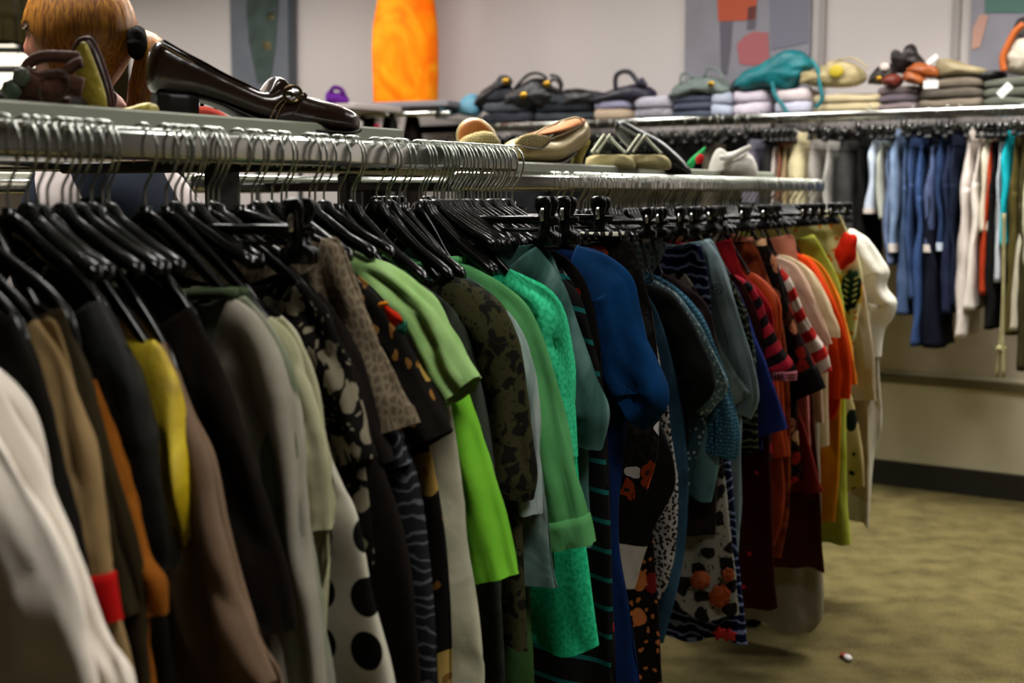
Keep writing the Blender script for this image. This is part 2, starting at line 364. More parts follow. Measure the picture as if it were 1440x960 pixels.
# ------------------------------------------------------------------ hangers
HOOK=[(-.014,-.036),(-.018,-.018),(-.014,-.001),(-.003,.0045),(.008,.002),(.017,-.010),(.019,-.028),(.010,-.048),(.001,-.061),(0,-.074),(0,-.092)]
X3=Vector((1,0,0));Y3=Vector((0,1,0));Z3=Vector((0,0,1))
def hook(parent): 
    b=MB(); b.tube([(a,0,z) for a,z in HOOK],.0016,6,smooth=30); return kid(parent,b.build('hook',WIRE))
def arms(parent,half,drop):
    b=MB(); 
    for s in (1,):
        pts=[(-half,-drop-.004),(-half*.85,-drop*.9),(-half*.6,-drop*.66),(-half*.35,-drop*.36),(-half*.15,-drop*.12),(0,0)]
        pts=pts+[(-x,z) for x,z in pts[-2::-1]]
        P=crom([Vector((x,0,z-.092)) for x,z in pts],41); rings=[]
        for i,p in enumerate(P):
            f=abs(i-20)/20; hh=.011*(1-.35*f)+.006*(f<.12); ww=.0055+.0035*f
            if i in(0,40): hh*=.5; ww*=.5
            rings.append([p+Vector((0,ww*math.copysign(abs(math.cos(t))**.6,math.cos(t)),hh*math.copysign(abs(math.sin(t))**.6,math.sin(t)))) for t in [2*math.pi*j/10 for j in range(10)]])
        b.loft(rings)
    b.tube([(0,0,-.080),(0,0,-.105)],.0065,10,smooth=0)
    return kid(parent,b.build('shoulder_arms',BLACKP))
def clip(parent,x,z0):
    b=MB()
    for s in (-1,1):   # two jaws: rounded thumb pad above, wide foot below
        rings=[]
        for z,w_,dy,t in ((.030,.006,.010,.002),(.027,.012,.011,.003),(.016,.013,.010,.003),(.004,.009,.006,.003),(-.008,.009,.0045,.003),(-.018,.011,.004,.003),(-.022,.021,.004,.004),(-.036,.021,.0035,.004),(-.038,.019,.0035,.003)):
            rings.append([Vector((x+w_*cx,s*dy+t*cy,z0+z)) for cx,cy in ((1,0),(.9,1),(0,1.2),(-.9,1),(-1,0),(-.9,-1),(0,-1.2),(.9,-1))])
        b.loft(rings)
    c=kid(parent,b.build('clip',BLACKP))
    b=MB(); b.tube([(x,-.013,z0-.004),(x,-.0135,z0+.008),(x,-.006,z0+.016),(x,.006,z0+.016),(x,.0135,z0+.008),(x,.013,z0-.004)],.0035,6,smooth=14)
    kid(c,b.build('spring',CHROME)); return c
def bar(parent,half,z=-.105):
    b=MB(); b.box((0,0,z),X3,Y3,Z3,half*2,.007,.011,.002); b.tube([(0,0,-.080),(0,0,-.108)],.0065,10,smooth=0); 
    b.tube([(-half*.9,0,z-.014),(half*.9,0,z-.014)],.0028,6,smooth=0)
    return kid(parent,b.build('bar',BLACKP,))
def proto(kind):
    e=empty('clothes_hanger' if kind!='clip' else 'clip_hanger',(0,-2,1.2)); hook(e)
    if kind=='wide': arms(e,.115,.078)
    if kind=='mid': arms(e,.10,.045)
    if kind=='clip': bar(e,.165); clip(e,.145,-.102); clip(e,-.145,-.102)
    return e
PROTO={k:proto(k) for k in ('wide','mid','clip')}; FIRST={k:True for k in PROTO}
def hanger(kind,R,u,label,group,yaw=0,dz=0):
    o=PROTO[kind] if FIRST[kind] else copy_tree(PROTO[kind]); FIRST[kind]=False
    P=R+D*u; o.location=(P.x,P.y,P.z+dz); o.rotation_euler=(0,0,math.atan2(NN.y,NN.x)+yaw)
    tag(o,label,'hanger',group); return o
L1=('black plastic hanger with chrome wire hook, on the nearest rail','hangers on the nearest rail')
L2=('black plastic hanger with chrome wire hook, on the second rail','hangers on the second rail')
L1c=('black hanger with sprung clips on a straight bar, nearest rail','clip hangers on the nearest rail')
L2c=('black hanger with sprung clips on a straight bar, second rail','clip hangers on the second rail')
# ------------------------------------------------------------------ garments
ORDER=[]
def fr(R,u,yaw=0):
    O=R+D*u; n=Vector((NN.x*math.cos(yaw)-NN.y*math.sin(yaw),NN.x*math.sin(yaw)+NN.y*math.cos(yaw),0)); d=Vector((-n.y,n.x,0)); return O,n,d
def to_plane(O,n,d,px,py):
    p=on_plane(px,py,O,d); return Vector(((p-O).dot(n),0,p.z))
def body_mesh(O,n,d,out,thick,fold,scoop,seed,z0,zmin=None,K=80,M=60,off=0,kf=38):
    P=crom(out,M); rings=[];uvs=[]
    Ltot=sum((P[i+1]-P[i]).length for i in range(M-1)); acc=0
    for i,p in enumerate(P):
        if i: acc+=(P[i]-P[i-1]).length
        f=acc/Ltot; a=max(p.x,.004); z=p.z
        t=thick*min(1,.22+f*2.2); A=fold*min(1,max(0,(f-.12))*1.8)
        r=[];uu=[]
        for j in range(K):
            th=2*math.pi*j/K; c=math.cos(th); s=math.sin(th)
            x=a*math.copysign(abs(c)**.75,c); y=t*math.copysign(abs(s)**.7,s)
            w_=A*(math.sin(kf*x+seed*2.1+1.3*math.sin(z*5+seed))+.6*math.sin(kf*1.9*x+seed+z*3))
            y+=w_*(1-.35*abs(c)**6)
            nz=noise.noise(Vector((x*9+seed*7,y*9+ (3 if s>0 else 0),z*5)))
            y+=nz*.010*min(1,f*3)*(1 if s>0 else -1)*.8
            cr=noise.noise(Vector((x*11+seed*3+z*2.5,z*3.5+seed,(2 if s>0 else 0)))); y-=(1 if s>0 else -1)*.005*max(0,1-abs(cr)*4)**2*min(1,f*4)
            x+=nz*.006*f
            zz=z
            if i<5: zz-=scoop*(1-i/5)*max(0,1-(x/max(a,.01))**2)
            if f>.8: zz+=(f-.8)*5*(.012*math.sin(x*23+seed*3)+.006*math.sin(x*51+seed))
            r.append(O*1.0+n*x+d*(y+off)+Vector((0,0,zz-O.z))); uu.append((x+y*.6,zz-z0))
        rings.append(r);uvs.append(uu)
    b=MB(); b.loft(rings,(False,False),uvs); 
    # turned-in hem
    last=rings[-1]; inn=[p+Vector((0,0,.012))-(p-(O+Vector((0,0,p.z-O.z)))).normalized()*.004 for p in last]
    b.loft([last,inn],(False,False),[uvs[-1],uvs[-1]])
    return b
def sleeve_mesh(O,n,d,outer,w0,w1,seed,z0,st=.026,mirror=1,off=-.012,f0=0,f1=1,infl=0,M=40,K=30,puff=0):
    P=crom(outer,M); rings=[];uvs=[]; idx=[i for i in range(M) if f0-1e-6<=i/(M-1)<=f1+1e-6]
    acc=0
    for i in idx:
        f=i/(M-1); t=(P[min(i+1,M-1)]-P[max(i-1,0)]).normalized(); nr=Vector((t.z,0,-t.x))   # perpendicular, pointing inwards/left-down
        if nr.x>0 : nr=-nr
        if abs(nr.x)<.25: nr=Vector((-.25,0,nr.z if nr.z<0 else -nr.z)).normalized()
        w_=w0+(w1-w0)*f; w_*=(1+puff*math.sin(math.pi*f))
        c=P[i]+nr*w_/2; s2=(st*(.55+.45*math.sin(min(1,f*2.5)*math.pi/2)))+infl; h=w_/2+infl
        r=[];uu=[]
        for j in range(K):
            th=2*math.pi*j/K; x=math.cos(th);y=math.sin(th)
            q=c-nr*h*x
            nz=noise.noise(Vector((f*2.2+seed*3,x*1.6,y*1.6+seed)))*.011+noise.noise(Vector((f*6+seed,x*2.5,y*2.5)))*.003+noise.noise(Vector((f*13+seed*5,x*3.5,y*3.5)))*.0010
            cr=noise.noise(Vector((f*1.6+seed+x*1.1,x*2.4+seed,y*.7))); nz-=.0055*max(0,1-abs(cr)*4)**2*min(1,f*3)
            nz*=min(1,f*4+.15)
            q=q-nr*nz*x*.7; yy=s2*y+nz*y*1.6
            r.append(O+n*(q.x*mirror)+d*(yy+off)+Vector((0,0,q.z-O.z))); uu.append((q.x+y*.03, q.z-z0))
        rings.append(r);uvs.append(uu)
    b=MB(); b.loft(rings,(True,False),uvs)
    # inside of the opening: a short turned-in tube
    last=rings[-1]; cc=sum(last,Vector())/len(last); prev=rings[-2]; pc=sum(prev,Vector())/len(prev); bk=(pc-cc).normalized()*.02
    inn=[p.lerp(cc,.12)+bk for p in last]; b.loft([last,inn],(False,False),[uvs[-1],uvs[-1]])
    return b
HOOKED={'1':[],'2':[]}
def own_hanger(R,u,out,so,g,yaw):
    """hanger whose shoulders run just inside the garment it carries"""
    P=R+D*u; e=empty('clothes_hanger',(P.x,P.y,P.z)); e.rotation_euler=(0,0,math.atan2(NN.y,NN.x)+yaw)
    HOOKED['1' if R is R1 else '2'].append(u)
    h=PROTO['wide'].children[0].copy(); COL.objects.link(h); h.parent=e
    src=so or out; pts=[Vector((0,0,-.094))]
    n0=Vector((max(src[0].x-.004,.012),0,src[0].z-R.z-.010))
    if n0.z<-.10: pts.append(Vector((n0.x*.35,0,-.094+(n0.z+.094)*.28)))
    pts.append(n0)
    for q in src[1:]:
        if q.x<.19 and q.x>pts[-1].x+.01 and q.z-R.z>-.27: pts.append(Vector((q.x-.013,0,q.z-R.z-.014)))
    pts=[p for i,p in enumerate(pts) if i==0 or p.z<-.094 or p.x>.03]
    full=[Vector((-p.x,0,p.z)) for p in pts[::-1][:-1]]+pts
    Pp=crom(full,45); rings=[]
    for i,p in enumerate(Pp):
        f=abs(i-22)/22; hh=.010*(1-.45*f); ww=.0045+.001*f
        if i in(0,44): hh*=.5; ww*=.5
        rings.append([p+Vector((0,ww*math.copysign(abs(math.cos(t))**.6,math.cos(t)),hh*math.copysign(abs(math.sin(t))**.6,math.sin(t)))) for t in [2*math.pi*j/10 for j in range(10)]])
    b=MB(); b.loft(rings); b.tube([(0,0,-.080),(0,0,-.105)],.0065,10,smooth=0); b.build('shoulder_arms',BLACKP,e)
    tag(e,g[0],'hanger',g[1])
NG=[0]
def garment(name,label,cat,R,u,body,mat,sleeve=None,w=(.10,.085),smat=None,cuff=None,cufflen=.12,thick=.02,fold=.008,scoop=.02,yaw=0,hang='wide',collar=None,group=None,st=.019,off=-.008,puff=0,kf=38,hz=0):
    NG[0]+=1; seed=NG[0]*1.7
    O,n,d=fr(R,u,yaw); e=empty(name,(O.x,O.y,O.z-.1))
    out=[to_plane(O,n,d,*p) for p in body]; z0=out[0].z
    body_mesh(O,n,d,out,thick,fold,scoop,seed,z0,kf=kf).build('body',mat,e)
    if sleeve:
        so=[to_plane(O,n,d,*p) for p in sleeve]
        for mir in (1,-1):
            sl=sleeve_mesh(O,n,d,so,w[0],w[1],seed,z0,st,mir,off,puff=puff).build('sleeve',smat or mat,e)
            if cuff:
                sleeve_mesh(O,n,d,so,w[0],w[1],seed,z0,st,mir,off,1-cufflen,1,.0022,puff=puff).build('cuff',cuff,sl)
    if collar:
        # collar band along the neck edge
        b=MB(); p0=out[0]; pts=[Vector((p0.x+.004,0,p0.z+.004)),Vector((p0.x*.6,0,p0.z+.012-scoop*.5)),Vector((0,0,p0.z+.014-scoop)),Vector((-p0.x*.6,0,p0.z+.012-scoop*.5)),Vector((-p0.x-.004,0,p0.z+.004))]
        for s in(-1,1):
            b.tube([O+n*q.x+d*(s*(.007+.012*(1-abs(q.x)/max(p0.x,.01))))+Vector((0,0,q.z-O.z)) for q in pts],.006,8,smooth=16)
        b.build('collar',collar,e)
    local_fix(e); tag(e,label,cat,group)
    if hang in('wide','mid'):
        own_hanger(R,u,out,so if sleeve else None,L1 if R is R1 else L2,yaw)
    elif hang:
        g=(L1 if R is R1 else L2) if hang!='clip' else (L1c if R is R1 else L2c)
        hanger(hang,R,u,g[0],g[1],yaw+random.uniform(-.15,.2))
    return e
def shoulder_body(neck,tip,side): return [neck]+tip+side
C=cloth
U1=lambda q,a=.2: solve_u(R1,q,a)
# ---- nearest rail, from the camera outwards
garment('blouse','cream white top with wide sleeve, nearest garment in the bottom left corner','top',R1,-1.13,
  [(-420,470),(-200,500),(-60,560),(-20,640),(-20,960),(-20,1180)],C('solid','#d8cdbf','#e2d8cb'),sleeve=[(-80,470),(-5,575),(50,680),(95,770),(125,860),(150,1000)],w=(.12,.12),fold=.012)
garment('blouse','white top with rounded cuff, behind the cream sleeve at the bottom left','top',R1,-1.075,
  [(-200,420),(-80,460),(20,560),(60,700),(110,960),(120,1150)],C('solid','#d6cbbc','#e0d6c8',seed=2),sleeve=[(0,520),(60,640),(110,760),(150,870),(188,930),(205,1010)],w=(.09,.07),fold=.012)
garment('jacket','black jacket hanging between the white tops and the beige coat','jacket',R1,-1.045,
  [(-60,400),(20,450),(60,540),(85,680),(100,960),(100,1150)],C('solid','#0d0b08','#14110c'),sleeve=[(30,440),(62,520),(92,640),(120,760),(140,900)],w=(.11,.09))
garment('coat','beige coat with red cuff band, left side of the near rack','coat',R1,-1.02,
  [(68,446),(80,455),(104,540),(118,620),(150,800),(190,960),(200,1150)],C('solid','#77603c','#8a7350'),sleeve=[(62,448),(96,500),(112,560),(132,640),(148,720),(160,790),(172,868)],w=(.10,.075),cuff=C('solid','#8f0b0a','#a20e0c'),cufflen=.17,hz=0)
garment('cardigan','dark olive cardigan tucked behind the beige coat','cardigan',R1,-.995,
  [(40,420),(90,450),(120,520),(150,640),(185,800),(200,960),(205,1100)],C('solid','#1b1609','#2a2210'),sleeve=[(100,430),(125,510),(150,620),(172,740),(200,860)],w=(.09,.08))
garment('jacket','orange-brown suede jacket with narrow sleeve and pale collar tip','jacket',R1,-.965,
  [(120,530),(135,535),(155,600),(180,700),(200,800),(215,960),(220,1100)],C('solid','#6b3b0b','#7e480f'),sleeve=[(118,528),(140,540),(160,590),(180,655),(203,730),(216,780),(236,812),(242,860)],w=(.05,.085),collar=C('solid','#a09a88','#b0aa98'))
garment('jacket','glossy black quilted jacket left of the yellow blouse','jacket',R1,-.935,
  [(90,380),(150,430),(190,520),(215,640),(235,800),(245,960),(250,1100)],C('solid','#0b0b08','#141411',rough=.35,bump=.6),sleeve=[(150,420),(190,500),(215,600),(232,700),(245,800)],w=(.09,.08),st=.03)
garment('blouse','crumpled bright yellow satin blouse','blouse',R1,-.89,
  [(216,478),(228,492),(245,540),(252,600),(262,660),(258,740),(250,830)],C('marble','#80690a','#c4a80a','#dcc41c',12,rough=.42,spec=.5,bump=1.0),thick=.032,fold=.022,kf=75,scoop=.0)
garment('blazer','taupe brown blazer with creased long front, left of the black coat','blazer',R1,-.862,
  [(200,430),(240,500),(270,580),(300,640),(322,740),(345,830),(372,900),(398,950),(410,1100)],C('solid','#65513f','#735e4c'),sleeve=[(240,480),(276,570),(302,640),(318,720),(338,800),(360,870),(396,952)],w=(.085,.10),fold=.006)
garment('coat','black short coat with square hem at its sleeve, beside the taupe blazer','coat',R1,-.822,
  [(200,380),(262,440),(300,520),(330,640),(350,760),(360,960),(360,1100)],C('solid','#0d0906','#16100b'),sleeve=[(275,430),(318,520),(350,610),(380,700),(402,780),(418,882)],w=(.10,.10))
garment('jacket','grey-green jacket with pale sleeve and grey piped shoulder','jacket',R1,-.765,
  [(335,418),(345,416),(385,462),(412,520),(425,600),(432,700),(445,820),(462,960),(470,1100)],C('marble','#3e4a33','#6d735f','#8a8577',3),sleeve=[(334,414),(372,440),(402,490),(422,555),(432,650),(438,760),(450,860),(462,990)],w=(.12,.10),smat=C('solid','#828072','#9a9284'),collar=C('solid','#303b25','#46523a'),thick=.03)
garment('cardigan','pale celery green cardigan with narrow tapering sleeve','cardigan',R1,-.735,
  [(390,446),(400,448),(428,490),(445,540),(452,600),(455,700),(458,900)],C('solid','#8a8c68','#a09c80'),sleeve=[(388,444),(418,474),(438,520),(452,570),(462,620),(468,680),(472,740)],w=(.08,.05))
garment('blouse','white blouse with large black polka dots','blouse',R1,-.712,
  [(380,430),(420,470),(440,540),(462,640),(482,690),(500,730),(520,830),(552,962),(560,1060)],C('dots','#aaa594','#0b0907',17,.34,.12),fold=.005,scoop=.03,kf=20)
garment('top','black and cream brushstroke print top, left of the taupe knit','top',R1,-.672,
  [(400,392),(430,400),(460,440),(490,520),(505,600),(520,700),(545,900),(560,1060)],C('leopard','#0d0a07','#6f6856',27),sleeve=[(430,394),(468,440),(496,500),(520,570),(538,640)],w=(.10,.085))
garment('dress','long plain black dress behind the polka dot blouse','dress',R1,-.655,
  [(400,380),(450,420),(500,520),(530,620),(560,720),(585,850),(600,1080)],C('solid','#0c0806','#120d09'),sleeve=[(450,410),(500,490),(525,570),(545,650)],w=(.10,.1),off=.0)
garment('cardigan','taupe ribbed knit cardigan with short flared sleeve','cardigan',R1,-.622,
  [(458,340),(474,334),(500,396),(520,470),(525,560),(530,700),(535,760)],C('lace','#55493a','#6f6350',90,.18,bump=.9),sleeve=[(462,334),(482,345),(502,400),(530,460),(562,520),(592,580),(596,592)],w=(.085,.105))
garment('top','lacy grey and black patterned top behind the taupe knit','top',R1,-.60,
  [(470,400),(500,440),(530,520),(560,600),(585,680),(600,800),(615,960),(620,1080)],C('leaves','#191a1d','#4b4d52',22),sleeve=[(500,440),(530,510),(556,580),(580,650)],w=(.08,.08))
garment('blouse','black blouse with yellow flowers and a red and orange bird print','blouse',R1,-.548,
  [(480,370),(520,400),(560,450),(590,520),(600,600),(618,700),(632,850),(640,1060)],C('floral','#0e0b07',10,.24,'#8a6f35','#927a3f','#2b3b1b','#6b4a20'),sleeve=[(520,400),(565,455),(598,520),(622,565),(640,604)],w=(.11,.10),st=.03)
garment('shirt','white marbled shirt with pale green eyelet yoke and short sleeves','shirt',R1,-.485,
  [(498,352),(515,356),(560,388),(600,440),(622,520),(640,610),(652,720),(668,860),(678,960),(680,1080)],C('marble','#7c7d6a','#99977f','#a5a18f',9),sleeve=[(498,350),(530,364),(578,392),(615,422),(640,462),(660,500),(680,528)],w=(.038,.055),smat=C('solid','#6f9350','#87a76a'),st=.03,collar=C('lace','#8fa37a','#47543a',70,.25))
garment('t_shirt','lime green t-shirt with two hems showing','t-shirt',R1,-.438,
  [(520,345),(545,375),(600,420),(630,500),(650,600),(668,700),(684,776)],C('solid','#4f8a1b','#639f28'),sleeve=[(560,385),(620,440),(655,530),(690,630),(712,712),(734,804)],w=(.085,.075),smat=C('solid','#5b9a22','#6cab2d'),st=.026)
garment('top','dark grey velour top behind the lime t-shirt','top',R1,-.405,
  [(540,360),(580,390),(640,440),(670,520),(690,640),(700,800),(712,960),(712,1080)],C('marble','#0e100b','#232720','#343a33',8))
garment('top','dark olive blouse with brown leopard spots, sleeve cuffed at the elbow','blouse',R1,-.335,
  [(625,390),(640,388),(680,405),(712,440),(725,520),(730,640),(735,800),(740,900)],C('leopard','#2b2a16','#0e0d08',38),sleeve=[(624,386),(664,396),(705,425),(735,475),(748,540),(754,610),(759,672),(752,704)],w=(.10,.09),st=.032)
garment('t_shirt','faded grey-teal tie-dye t-shirt with wavy hem','t-shirt',R1,-.305,
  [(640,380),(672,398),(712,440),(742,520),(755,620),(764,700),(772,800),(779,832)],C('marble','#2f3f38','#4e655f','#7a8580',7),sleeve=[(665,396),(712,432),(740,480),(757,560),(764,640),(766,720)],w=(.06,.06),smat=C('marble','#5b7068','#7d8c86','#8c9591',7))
garment('trousers','dark green linen garment with creases below the tie-dye hem','trousers',R1,-.292,
  [(640,400),(690,450),(720,560),(735,700),(742,800),(748,960),(752,1080)],C('solid','#1e3316','#2a4520'))
garment('shirt','sage green linen shirt with three-quarter sleeve','shirt',R1,-.258,
  [(645,370),(662,374),(700,396),(735,430),(752,490),(762,600),(768,720),(772,768),(776,808)],C('solid','#3c7440','#4a8650'),sleeve=[(646,367),(700,394),(742,430),(768,482),(790,558),(812,650),(838,762)],w=(.10,.085),cuff=C('solid','#427a45','#508c55'),cufflen=.12,collar=C('solid','#4a9054','#56a061'),st=.022)
garment('t_shirt','bright mint green heathered long t-shirt','t-shirt',R1,-.197,
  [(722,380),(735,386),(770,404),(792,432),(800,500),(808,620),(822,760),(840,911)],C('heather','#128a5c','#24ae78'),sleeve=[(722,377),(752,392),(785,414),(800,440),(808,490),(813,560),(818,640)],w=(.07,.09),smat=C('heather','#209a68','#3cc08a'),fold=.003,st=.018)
garment('blouse','dusty teal marbled blouse with short sleeve, hung by clips','blouse',R1,-.15,
  [(735,345),(765,345),(785,380),(800,430),(815,520),(825,620),(830,700),(832,760)],C('marble','#1c3732','#33534d','#5c7672',6),sleeve=[(760,345),(790,390),(810,440),(836,510),(861,582),(853,632)],w=(.09,.10),hang='clip',st=.03)
garment('top','black top with thin bright teal stripes','top',R1,-.112,
  [(770,370),(800,390),(820,430),(835,520),(848,620),(860,760),(858,960),(858,1080)],C('stripes','#0a0a09','#0c4844',.042,8,.16),sleeve=[(790,385),(815,410),(835,470),(850,560)],w=(.08,.08))
garment('top','black top with red lettering marks between the teal and blue shirts','top',R1,-.08,
  [(775,350),(800,365),(825,400),(842,480),(852,600),(862,760),(866,960),(868,1080)],C('floral','#0b0908',14,.12,'#6b1212','#0b0908','#0b0908'))
garment('shirt','royal blue short-sleeved shirt, the largest blue garment','shirt',R1,-.035,
  [(800,350),(815,346),(850,356),(885,392),(885,480),(878,600),(870,750),(884,860),(898,960),(905,1080)],C('solid','#031432','#051c42'),sleeve=[(815,344),(856,358),(893,390),(908,440),(928,500),(946,548),(938,580),(908,606)],w=(.115,.12),smat=C('solid','#032445','#04305a'),thick=.02,st=.020,fold=.005)
garment('scarf_top','orange and black top edged with white lace trim, beside the royal blue shirt','top',R1,.012,
  [(872,335),(886,340),(900,372),(912,420),(922,480),(926,560),(922,640),(905,700)],C('floral','#0e0b09',22,.30,'#7a2c0c','#0e0b09','#a8a49c','#1c1a18'),hang=None,thick=.014,collar=C('lace','#b0aca0','#14120f',80,.25))
# ---- second rail
g2=[]
garment('blouse','black blouse with white block checks on its lower half','blouse',R2,.24,
  [(820,350),(850,370),(890,420),(915,500),(925,580),(945,640),(947,690),(912,760),(890,825)],C('bands',(0,'#0b0a09'),(.62,'#0b0a09'),(.64,'#a09a92'),(.74,'#0c0a0a'),(.80,'#8e8882'),(.88,'#100d0c'),(.95,'#8e8882')),thick=.022)
garment('dress','black dress with peach flower garland along its side','dress',R2,.30,
  [(825,350),(855,375),(895,430),(918,520),(925,640),(918,720),(922,820),(928,918),(930,1000)],C('floral','#0c0907',12,.25,'#8e4b35','#5e1612','#0c0907','#9a5a30'))
garment('blouse','black blouse with small white scribble print','blouse',R2,.37,
  [(830,350),(860,375),(905,430),(930,520),(942,600),(952,680),(950,760),(940,820),(925,850)],C('sprinkle','#a29e9a','#0b0a0a',95,.36))
garment('jeans_skirt','long mid-blue denim skirt with a pointed hem','skirt',R2,.44,
  [(850,350),(880,380),(925,440),(955,560),(966,660),(962,760),(948,850),(934,900)],C('solid','#1c3446','#2b4a60'),hang='clip')
garment('t_shirt','plain black t-shirt with wide sleeve, right of the royal blue shirt','t-shirt',R2,.50,
  [(905,400),(920,402),(955,432),(970,500),(972,560),(965,640),(945,660)],C('solid','#0a0a09','#10100f'),sleeve=[(904,396),(940,410),(970,448),(992,492),(1006,530),(1000,556),(950,604)],w=(.14,.17),st=.03)
garment('shirt','blue-grey chambray shirt with white star dots','shirt',R2,.57,
  [(924,396),(940,400),(970,440),(985,520),(990,600),(975,660),(965,720),(955,800)],C('sprinkle','#263b47','#8fa0a2',46,.16),sleeve=[(922,393),(955,415),(985,455),(1008,500),(1026,540),(1020,556),(996,586)],w=(.06,.06),smat=C('sprinkle','#526a6e','#c0cccc',70,.18),hang='mid')
garment('top','pale teal top with crochet trim and dark shoulder','top',R2,.605,
  [(910,380),(935,396),(968,430),(992,490),(1000,560),(1010,640),(1000,700)],C('solid','#3f6065','#557679'),sleeve=[(915,382),(950,402),(985,440),(1010,492),(1030,546),(1042,612),(1036,646)],w=(.045,.085),smat=C('lace','#4f7f95','#1d4154',110,.22,bump=.8),hang='mid')
garment('cardigan','dark plum cardigan with pale trim at the neck','cardigan',R2,.645,
  [(935,386),(950,390),(985,425),(1000,460),(1005,560),(1006,700),(1006,760)],C('solid','#17100f','#241818'),sleeve=[(936,384),(965,400),(994,428),(1008,470),(1012,520)],w=(.06,.06),hang='mid')
garment('skirt','navy skirt with white leaf drawings and red hem flowers, hung by clips','skirt',R2,.735,
  [(968,342),(985,345),(996,400),(1010,520),(1025,650),(1038,780),(1050,908)],C('leaves','#0a0f2a','#6d7ba0',13),thick=.018,hang='clip',fold=.006)
garment('blouse','white lace blouse corner hung beside the navy leaf skirt','blouse',R2,.662,
  [(930,340),(937,342),(926,372),(918,384),(914,410)],C('lace','#56666c','#93a3a6',60,.2),hang='clip',thick=.008)
garment('dress','leopard print dress with big orange flowers at the hem','dress',R2,.685,
  [(960,380),(985,420),(1004,520),(1012,620),(1020,690),(1028,760),(1034,820),(1037,868)],C('leopard','#7a776d','#14130e',17),thick=.026,fold=.007,hang=None)
garment('shirt','light denim shirt with a small black cloud emblem on its chest','shirt',R2,.80,
  [(990,338),(1000,336),(1012,360),(1025,410),(1038,460),(1042,540),(1042,640),(1040,740),(1037,800)],C('solid','#5b6c70','#72858a'),sleeve=[(995,336),(1012,358),(1032,420),(1050,480),(1064,530),(1068,562),(1058,588)],w=(.035,.06),smat=C('solid','#66787c','#7c8e93'),hang='clip',thick=.02)
garment('blouse','pale blue sleeveless blouse with ruffled lace edge','blouse',R2,.765,
  [(975,345),(984,352),(990,400),(1004,460),(1030,520),(1046,545),(1052,552),(1030,572),(1020,590)],C('marble','#56686a','#76898a','#8ea0a0',18),hang='clip',thick=.016,fold=.01,kf=70)
garment('top','black and dark green fern print top','top',R2,.87,
  [(1020,385),(1030,395),(1048,440),(1060,490),(1064,560),(1066,640)],C('leaves','#0c0e0a','#4f5a48',16),sleeve=[(1020,382),(1038,404),(1052,440),(1062,500)],w=(.03,.05),hang='mid')
garment('t_shirt','cobalt blue t-shirt with short sleeve ending in a straight hem','t-shirt',R2,.93,
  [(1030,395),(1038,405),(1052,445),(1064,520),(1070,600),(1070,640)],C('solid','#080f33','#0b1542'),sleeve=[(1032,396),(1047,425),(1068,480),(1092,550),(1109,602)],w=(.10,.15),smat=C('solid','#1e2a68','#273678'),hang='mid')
garment('dress','dark wine red long dress with tiny pink beads','dress',R2,.955,
  [(1030,385),(1045,400),(1068,450),(1080,560),(1084,680),(1088,800),(1092,858)],C('sprinkle','#2a0705','#a01c28',9,.05))
garment('cardigan','red and black striped long-sleeved cardigan with pink check cuff','cardigan',R2,.985,
  [(1028,386),(1040,388),(1070,420),(1082,480),(1085,560),(1086,640)],C('stripes','#8a1624','#0e0808',.050,-24),sleeve=[(1030,384),(1048,392),(1064,406),(1083,448),(1100,486),(1118,512),(1120,534)],w=(.085,.085),cuff=C('dots','#9a5560','#22090c',110,.3),cufflen=.10)
garment('top','crimson top with white zigzag stitching, clipped by one corner','top',R2,1.02,
  [(1023,338),(1028,336),(1036,360),(1046,384),(1070,410),(1085,440),(1086,560)],C('solid','#7d0f16','#9b1820'),hang='clip',thick=.014)
garment('blouse','burnt orange satin blouse with a rounded shoulder','blouse',R2,1.085,
  [(1058,384),(1068,388),(1088,412),(1094,470),(1096,600),(1104,680),(1098,740),(1080,790)],C('solid','#7c2b12','#94391b',rough=.45),sleeve=[(1058,382),(1078,396),(1096,420),(1100,450),(1100,510),(1104,580),(1112,640)],w=(.075,.08),smat=C('solid','#a03a14','#b5451c',rough=.5),hang='mid')
garment('blouse','brown and orange paisley blouse with dark collar','blouse',R2,1.14,
  [(1052,340),(1062,345),(1080,390),(1098,440),(1108,520),(1112,640),(1110,720),(1096,790)],C('marble','#2a1006','#6b2a10','#8a4a26',10),hang='clip')
garment('shirt','black shirt with peach and red flowers, black cuff at the elbow','shirt',R2,1.21,
  [(1076,336),(1082,334),(1096,378),(1110,420),(1120,500),(1122,600),(1128,680)],C('floral','#100b08',15,.32,'#a3674a','#7c1c14','#b58a66','#3a1a10'),sleeve=[(1078,334),(1096,372),(1110,420),(1130,480),(1148,515),(1162,545)],w=(.03,.10),cuff=C('solid','#0b0908','#110d0c'),cufflen=.16,hang='clip')
garment('skirt','rust red skirt with grey banded hem in the lower middle','skirt',R2,1.24,
  [(1060,360),(1090,440),(1110,540),(1138,620),(1156,690),(1158,692)],C('bands',(0,'#5e170c'),(.74,'#6b1d10'),(.80,'#6a6a66')),thick=.03,hang='clip')
garment('blouse','pink blouse with red and white striped sleeve','blouse',R2,1.305,
  [(1090,372),(1100,376),(1120,420),(1132,500),(1138,600),(1140,660)],C('solid','#a85a58','#b86c68'),sleeve=[(1092,370),(1112,390),(1130,432),(1150,468),(1164,490),(1173,520)],w=(.035,.10),smat=C('stripes','#b02420','#c9b8aa',.062,-22),hang='mid')
garment('cardigan','salmon pink cardigan clipped behind the cream t-shirt','cardigan',R2,1.53,
  [(1100,332),(1114,330),(1120,352),(1124,380),(1140,420),(1150,500),(1152,640),(1150,700)],C('solid','#b56d55','#c67e66'),hang='clip')
